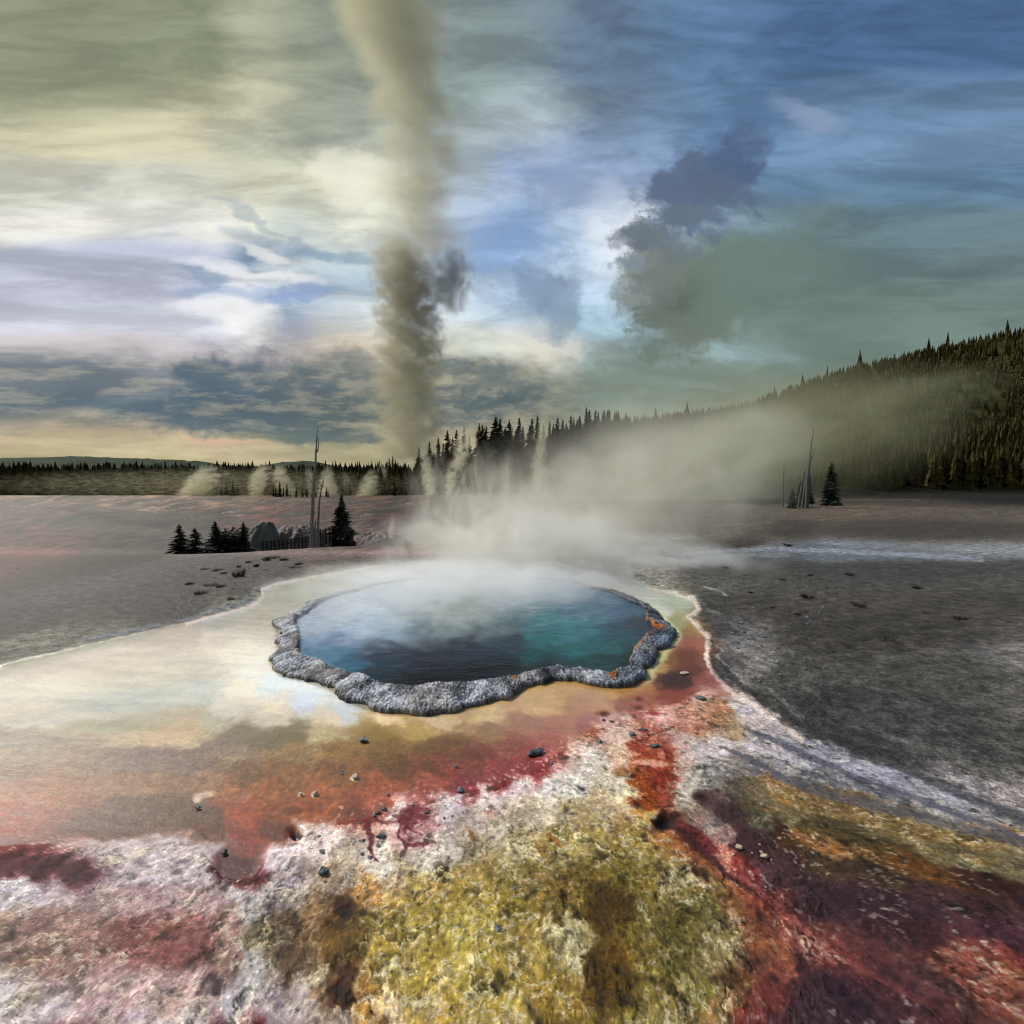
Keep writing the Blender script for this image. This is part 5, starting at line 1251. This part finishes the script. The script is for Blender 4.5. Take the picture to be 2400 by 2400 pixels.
def steam_ball(name, px, py, d, wpx, hpx, depth, mat, rot=0, parent=None, label=None, kind=None, group=None):
    """a cloud of vapour centred there; half sizes from the photo, depth in metres"""
    x, y, z = at_d(px, py, d)
    o = link(name, ball_mesh(name), mat, parent)
    o.location = (x, y, z); o.scale = (wpx / FOC * d, depth, hpx / FOC * d); o.rotation_euler = (0, math.radians(rot), 0)
    if label: tag(o, label, 'steam', group, kind)
    return o
def steam_col(name, pts, d, mat_args, depth=1.0, parent=None, label=None, group=None):
    """column from a list of (py, centre px, half width px, density); bottom first"""
    x0, _, z0 = at_d(pts[0][1], pts[0][0], d); x1, _, z1 = at_d(pts[-1][1], pts[-1][0], d)
    H_ = z1 - z0; k = d / FOC
    W_ = max(abs(p[1] - pts[0][1]) + p[2] for p in pts) * k * 1.25
    prof = []
    for (py, cx, hw, de) in pts:
        z = at_d(cx, py, d)[2]
        prof.append(((z - z0) / H_, (cx - pts[0][1]) * k / W_, hw * k / W_ * 1.15, de))
    m = steam_mat(prof=prof, **mat_args)
    vs, fs, n = [], [], 14
    for i, (z, xc, r, de) in enumerate(prof):
        for j in range(n):
            a = 2 * PI * j / n; vs.append((xc + math.cos(a) * r * 1.03, math.sin(a) * r * 1.03, z))
    for i in range(len(prof) - 1):
        for j in range(n):
            j2 = (j + 1) % n; fs.append((i * n + j, i * n + j2, (i + 1) * n + j2, (i + 1) * n + j))
    fs.append(tuple(range(n))[::-1]); fs.append(tuple((len(prof) - 1) * n + j for j in range(n)))
    me = bpy.data.meshes.new(name); me.from_pydata(vs, [], fs); me.update()
    o = link(name, me, m, parent); o.location = (x0, d, z0); o.scale = (W_, W_ * depth, H_)
    if label: tag(o, label, 'steam', group)
    return o
# --- the eruption ---------------------------------------------------------------------
pl = empty('eruption_plume', at_d(968, 1150, 128)); tag(pl, 'huge olive grey eruption plume of the geyser towering into the clouds', 'geyser plume')
def mw(o):
    o.parent = pl; o.matrix_parent_inverse = pl.matrix_world.inverted() if False else o.matrix_parent_inverse
    o.location = Vector(o.location) - Vector(pl.location); return o
mw(steam_col('plume_column', [(1165,978,80,.5),(1110,968,92,.6),(1020,968,92,.6),(930,966,86,.65),(850,962,86,.85),(760,967,82,1.1),(690,962,88,1.15),(630,952,86,1.1),(590,944,76,.7),(545,936,56,.0)], 128,
   dict(name='eruption_vapour', color=(180,174,144), dens=.34, nscale=3.6, thr=(.43,.60), stretch=(1,1,6.0), detail=8, dist=.6, edge=.3, step=.15, erode=.24, rough=.68, zjit=.35, absorb=.22, base=.0)))
mw(steam_col('plume_top', [(650,1010,70,.3),(560,990,120,.8),(480,985,118,1.0),(400,990,112,1.0),(300,985,108,1.3),(220,965,110,1.3),(120,945,120,1.2),(0,920,150,1.1),(-150,890,170,.9)], 128,
   dict(name='eruption_haze', color=(212,208,176), dens=.17, nscale=3.4, thr=(.42,.70), stretch=(1,1,7.5), detail=7, dist=.6, edge=.45, step=.22, erode=.26, rough=.64, zjit=.15, absorb=.25, base=.0)))
mw(steam_ball('plume_puff', 1058, 655, 126, 66, 98, 10, steam_mat('puff_vapour', (150,160,176), .42, 1.7, (.42,.66), (1,1,1.3), 7, .4, .45, step=.2, erode=.26, rough=.62, absorb=.3), -8))
mw(steam_ball('base_mist', 955, 1125, 118, 120, 56, 8, steam_mat('base_vapour', (226,222,196), .16, 2.4, (.40,.66), (1.6,1,1), 6, .5, .7, step=.25, warp=.4, base=.05)))
# --- small vents in the basin ----------------------------------------------------------
v_args = lambda name, c=(220,210,170), de=.55, ns=4.0: dict(name=name, color=c, dens=de, nscale=ns, thr=(.40,.62), stretch=(1,1,3.0), detail=6, dist=.6, edge=.6, step=.22, erode=.22, rough=.68, zjit=.25, warp=.45)
VL = [
 ('steam_vent', [(1170,600,12,1.2),(1140,604,22,1),(1110,612,24,.8),(1086,624,20,.0)], 80, 'bright curling steam column rising left of the dark conifer clump'),
 ('steam_vent', [(1178,455,30,1.2),(1150,462,38,1.1),(1120,478,34,.8),(1088,494,24,.0)], 80, 'broad pale steam bank at the left edge of the basin'),
 ('steam_vent', [(1172,690,26,.6),(1140,668,24,.8),(1110,658,20,.8),(1084,662,12,.0)], 82, 'faint steam drifting behind the dark conifer clump'),
 ('steam_vent', [(1178,775,34,1.0),(1150,770,28,.8),(1120,768,20,.7),(1088,772,12,.0)], 80, 'wispy steam column just right of the grey snags'),
 ('steam_vent', [(1172,850,36,.8),(1150,862,28,.7),(1120,868,20,.6),(1096,874,10,.0)], 82, 'low steam drifting over the flat left of the geyser plume'),
 ('steam_vent', [(1160,940,40,1.2),(1130,948,36,1.1),(1100,955,36,.8),(1070,962,24,.0)], 100, 'bright low steam at the left foot of the geyser plume'),
 ('steam_vent', [(1160,1010,18,.9),(1120,1004,18,1.0),(1080,1000,16,.8),(1034,988,12,.0)], 72, 'narrow steam column in front of the trees right of the geyser plume'),
 ('steam_vent', [(1172,1048,6,2.2),(1150,1052,12,1.2),(1110,1062,20,1.0),(1070,1080,26,.8),(1020,1096,28,.6),(985,1106,20,.0)], 66, 'steam column widening upward from a small white spout on the red mound'),
 ('steam_vent', [(1170,1275,30,.7),(1120,1268,28,.8),(1080,1262,20,1.0),(1040,1270,16,1.0),(990,1276,18,.7),(925,1284,22,.0)], 62, 'tall pale steam column standing before the ridge forest above the pool'),
 ('steam_vent', [(1176,520,12,1.0),(1150,516,16,1.0),(1120,524,14,.8),(1100,534,12,.0)], 86, 'thin steam thread between the left edge bank and the curling column'),
 ('steam_vent', [(1172,728,10,.8),(1145,734,14,.9),(1115,728,12,.7),(1092,722,10,.0)], 84, 'thin steam thread directly behind the tall grey snag'),
 ('steam_vent', [(1174,812,14,.9),(1150,820,16,.9),(1126,814,12,.6),(1104,808,10,.0)], 84, 'small steam wisp left of the low steam on the flat'),
 ('steam_vent', [(1166,900,22,1.0),(1140,905,20,.9),(1110,900,16,.7),(1085,896,12,.0)], 88, 'pale steam wisp rising before the thin spires left of the plume'),
 ('steam_vent', [(1262,917,8,1.0),(1245,916,10,.9),(1225,920,8,.7),(1202,922,5,.0)], 24, 'small white steam wisp on the red slope left of the pool steam'),
]
for i, (nm, pts, d, lb) in enumerate(VL):
    steam_col(nm, pts, d, v_args('vent_vapour', de=(.9 if d > 30 else 3.5), c=(232,228,206) if i < 8 else (214,210,190)), 1.0, label=lb, group=None)
# thin warm haze over the left basin
steam_ball('basin_haze', 480, 1138, 84, 600, 46, 7, steam_mat('basin_vapour', (222,218,184), .30, 14, (.52,.70), (2.2,1,1), 5, .5, .7, step=.25, warp=.3, base=.03), label='warm thin haze drifting over the trees of the left basin', kind='stuff')
# --- the pool's own steam ---------------------------------------------------------------
ps = empty('pool_steam', (pc[0], pc[1] + 1, 0)); tag(ps, 'white steam rising from the hot pool and drifting to the right', 'steam')
def mp(o): o.location = Vector(o.location) - Vector(ps.location); o.parent = ps; return o
mp(steam_ball('low_steam', 1080, 1362, 9.4, 470, 60, 2.2, steam_mat('low_vapour', (252,253,255), 1.9, 2.0, (.36,.64), (2.4,2.4,1), 4, .6, .8, step=.3, warp=.25, base=.3)))
mp(steam_ball('surface_mist', 940, 1440, 7.2, 320, 66, 1.6, steam_mat('mist_vapour', (248,251,255), 1.5, 2.4, (.42,.66), (2.2,2.4,1), 5, 1.0, .8, step=.3, warp=.35, base=.08)))
mp(steam_ball('rising_steam', 1200, 1285, 12.0, 350, 155, 2.4, steam_mat('rising_vapour', (252,251,248), 1.35, 1.8, (.38,.64), (1.6,1,.9), 5, .9, .85, step=.3, warp=.35, base=.2)))
mp(steam_ball('tall_wisps', 1110, 1190, 13.5, 190, 170, 1.6, steam_mat('wisp_vapour', (240,238,226), .9, 2.2, (.45,.66), (1.8,1,.6), 5, 1.0, .85, step=.3, warp=.4, base=.05)))
mp(steam_ball('drifting_steam', 1440, 1150, 18, 540, 225, 4.5, steam_mat('drift_vapour', (246,245,238), .42, 1.7, (.32,.68), (1.4,1,.9), 5, 1.0, .9, step=.3, warp=.3, base=.22), -14))
mp(steam_ball('thin_drift', 1740, 1050, 62, 620, 200, 14, steam_mat('thin_vapour', (204,205,172), .11, 1.6, (.32,.68), (1.2,1,1.3), 4, .8, .9, step=.35, warp=.3, base=.3), -12))
mp(steam_ball('side_steam', 1540, 1300, 13, 300, 62, 2.4, steam_mat('side_vapour', (240,242,246), .85, 1.8, (.38,.66), (1.8,1,1), 5, .8, .85, step=.3, warp=.35, base=.15), 6))
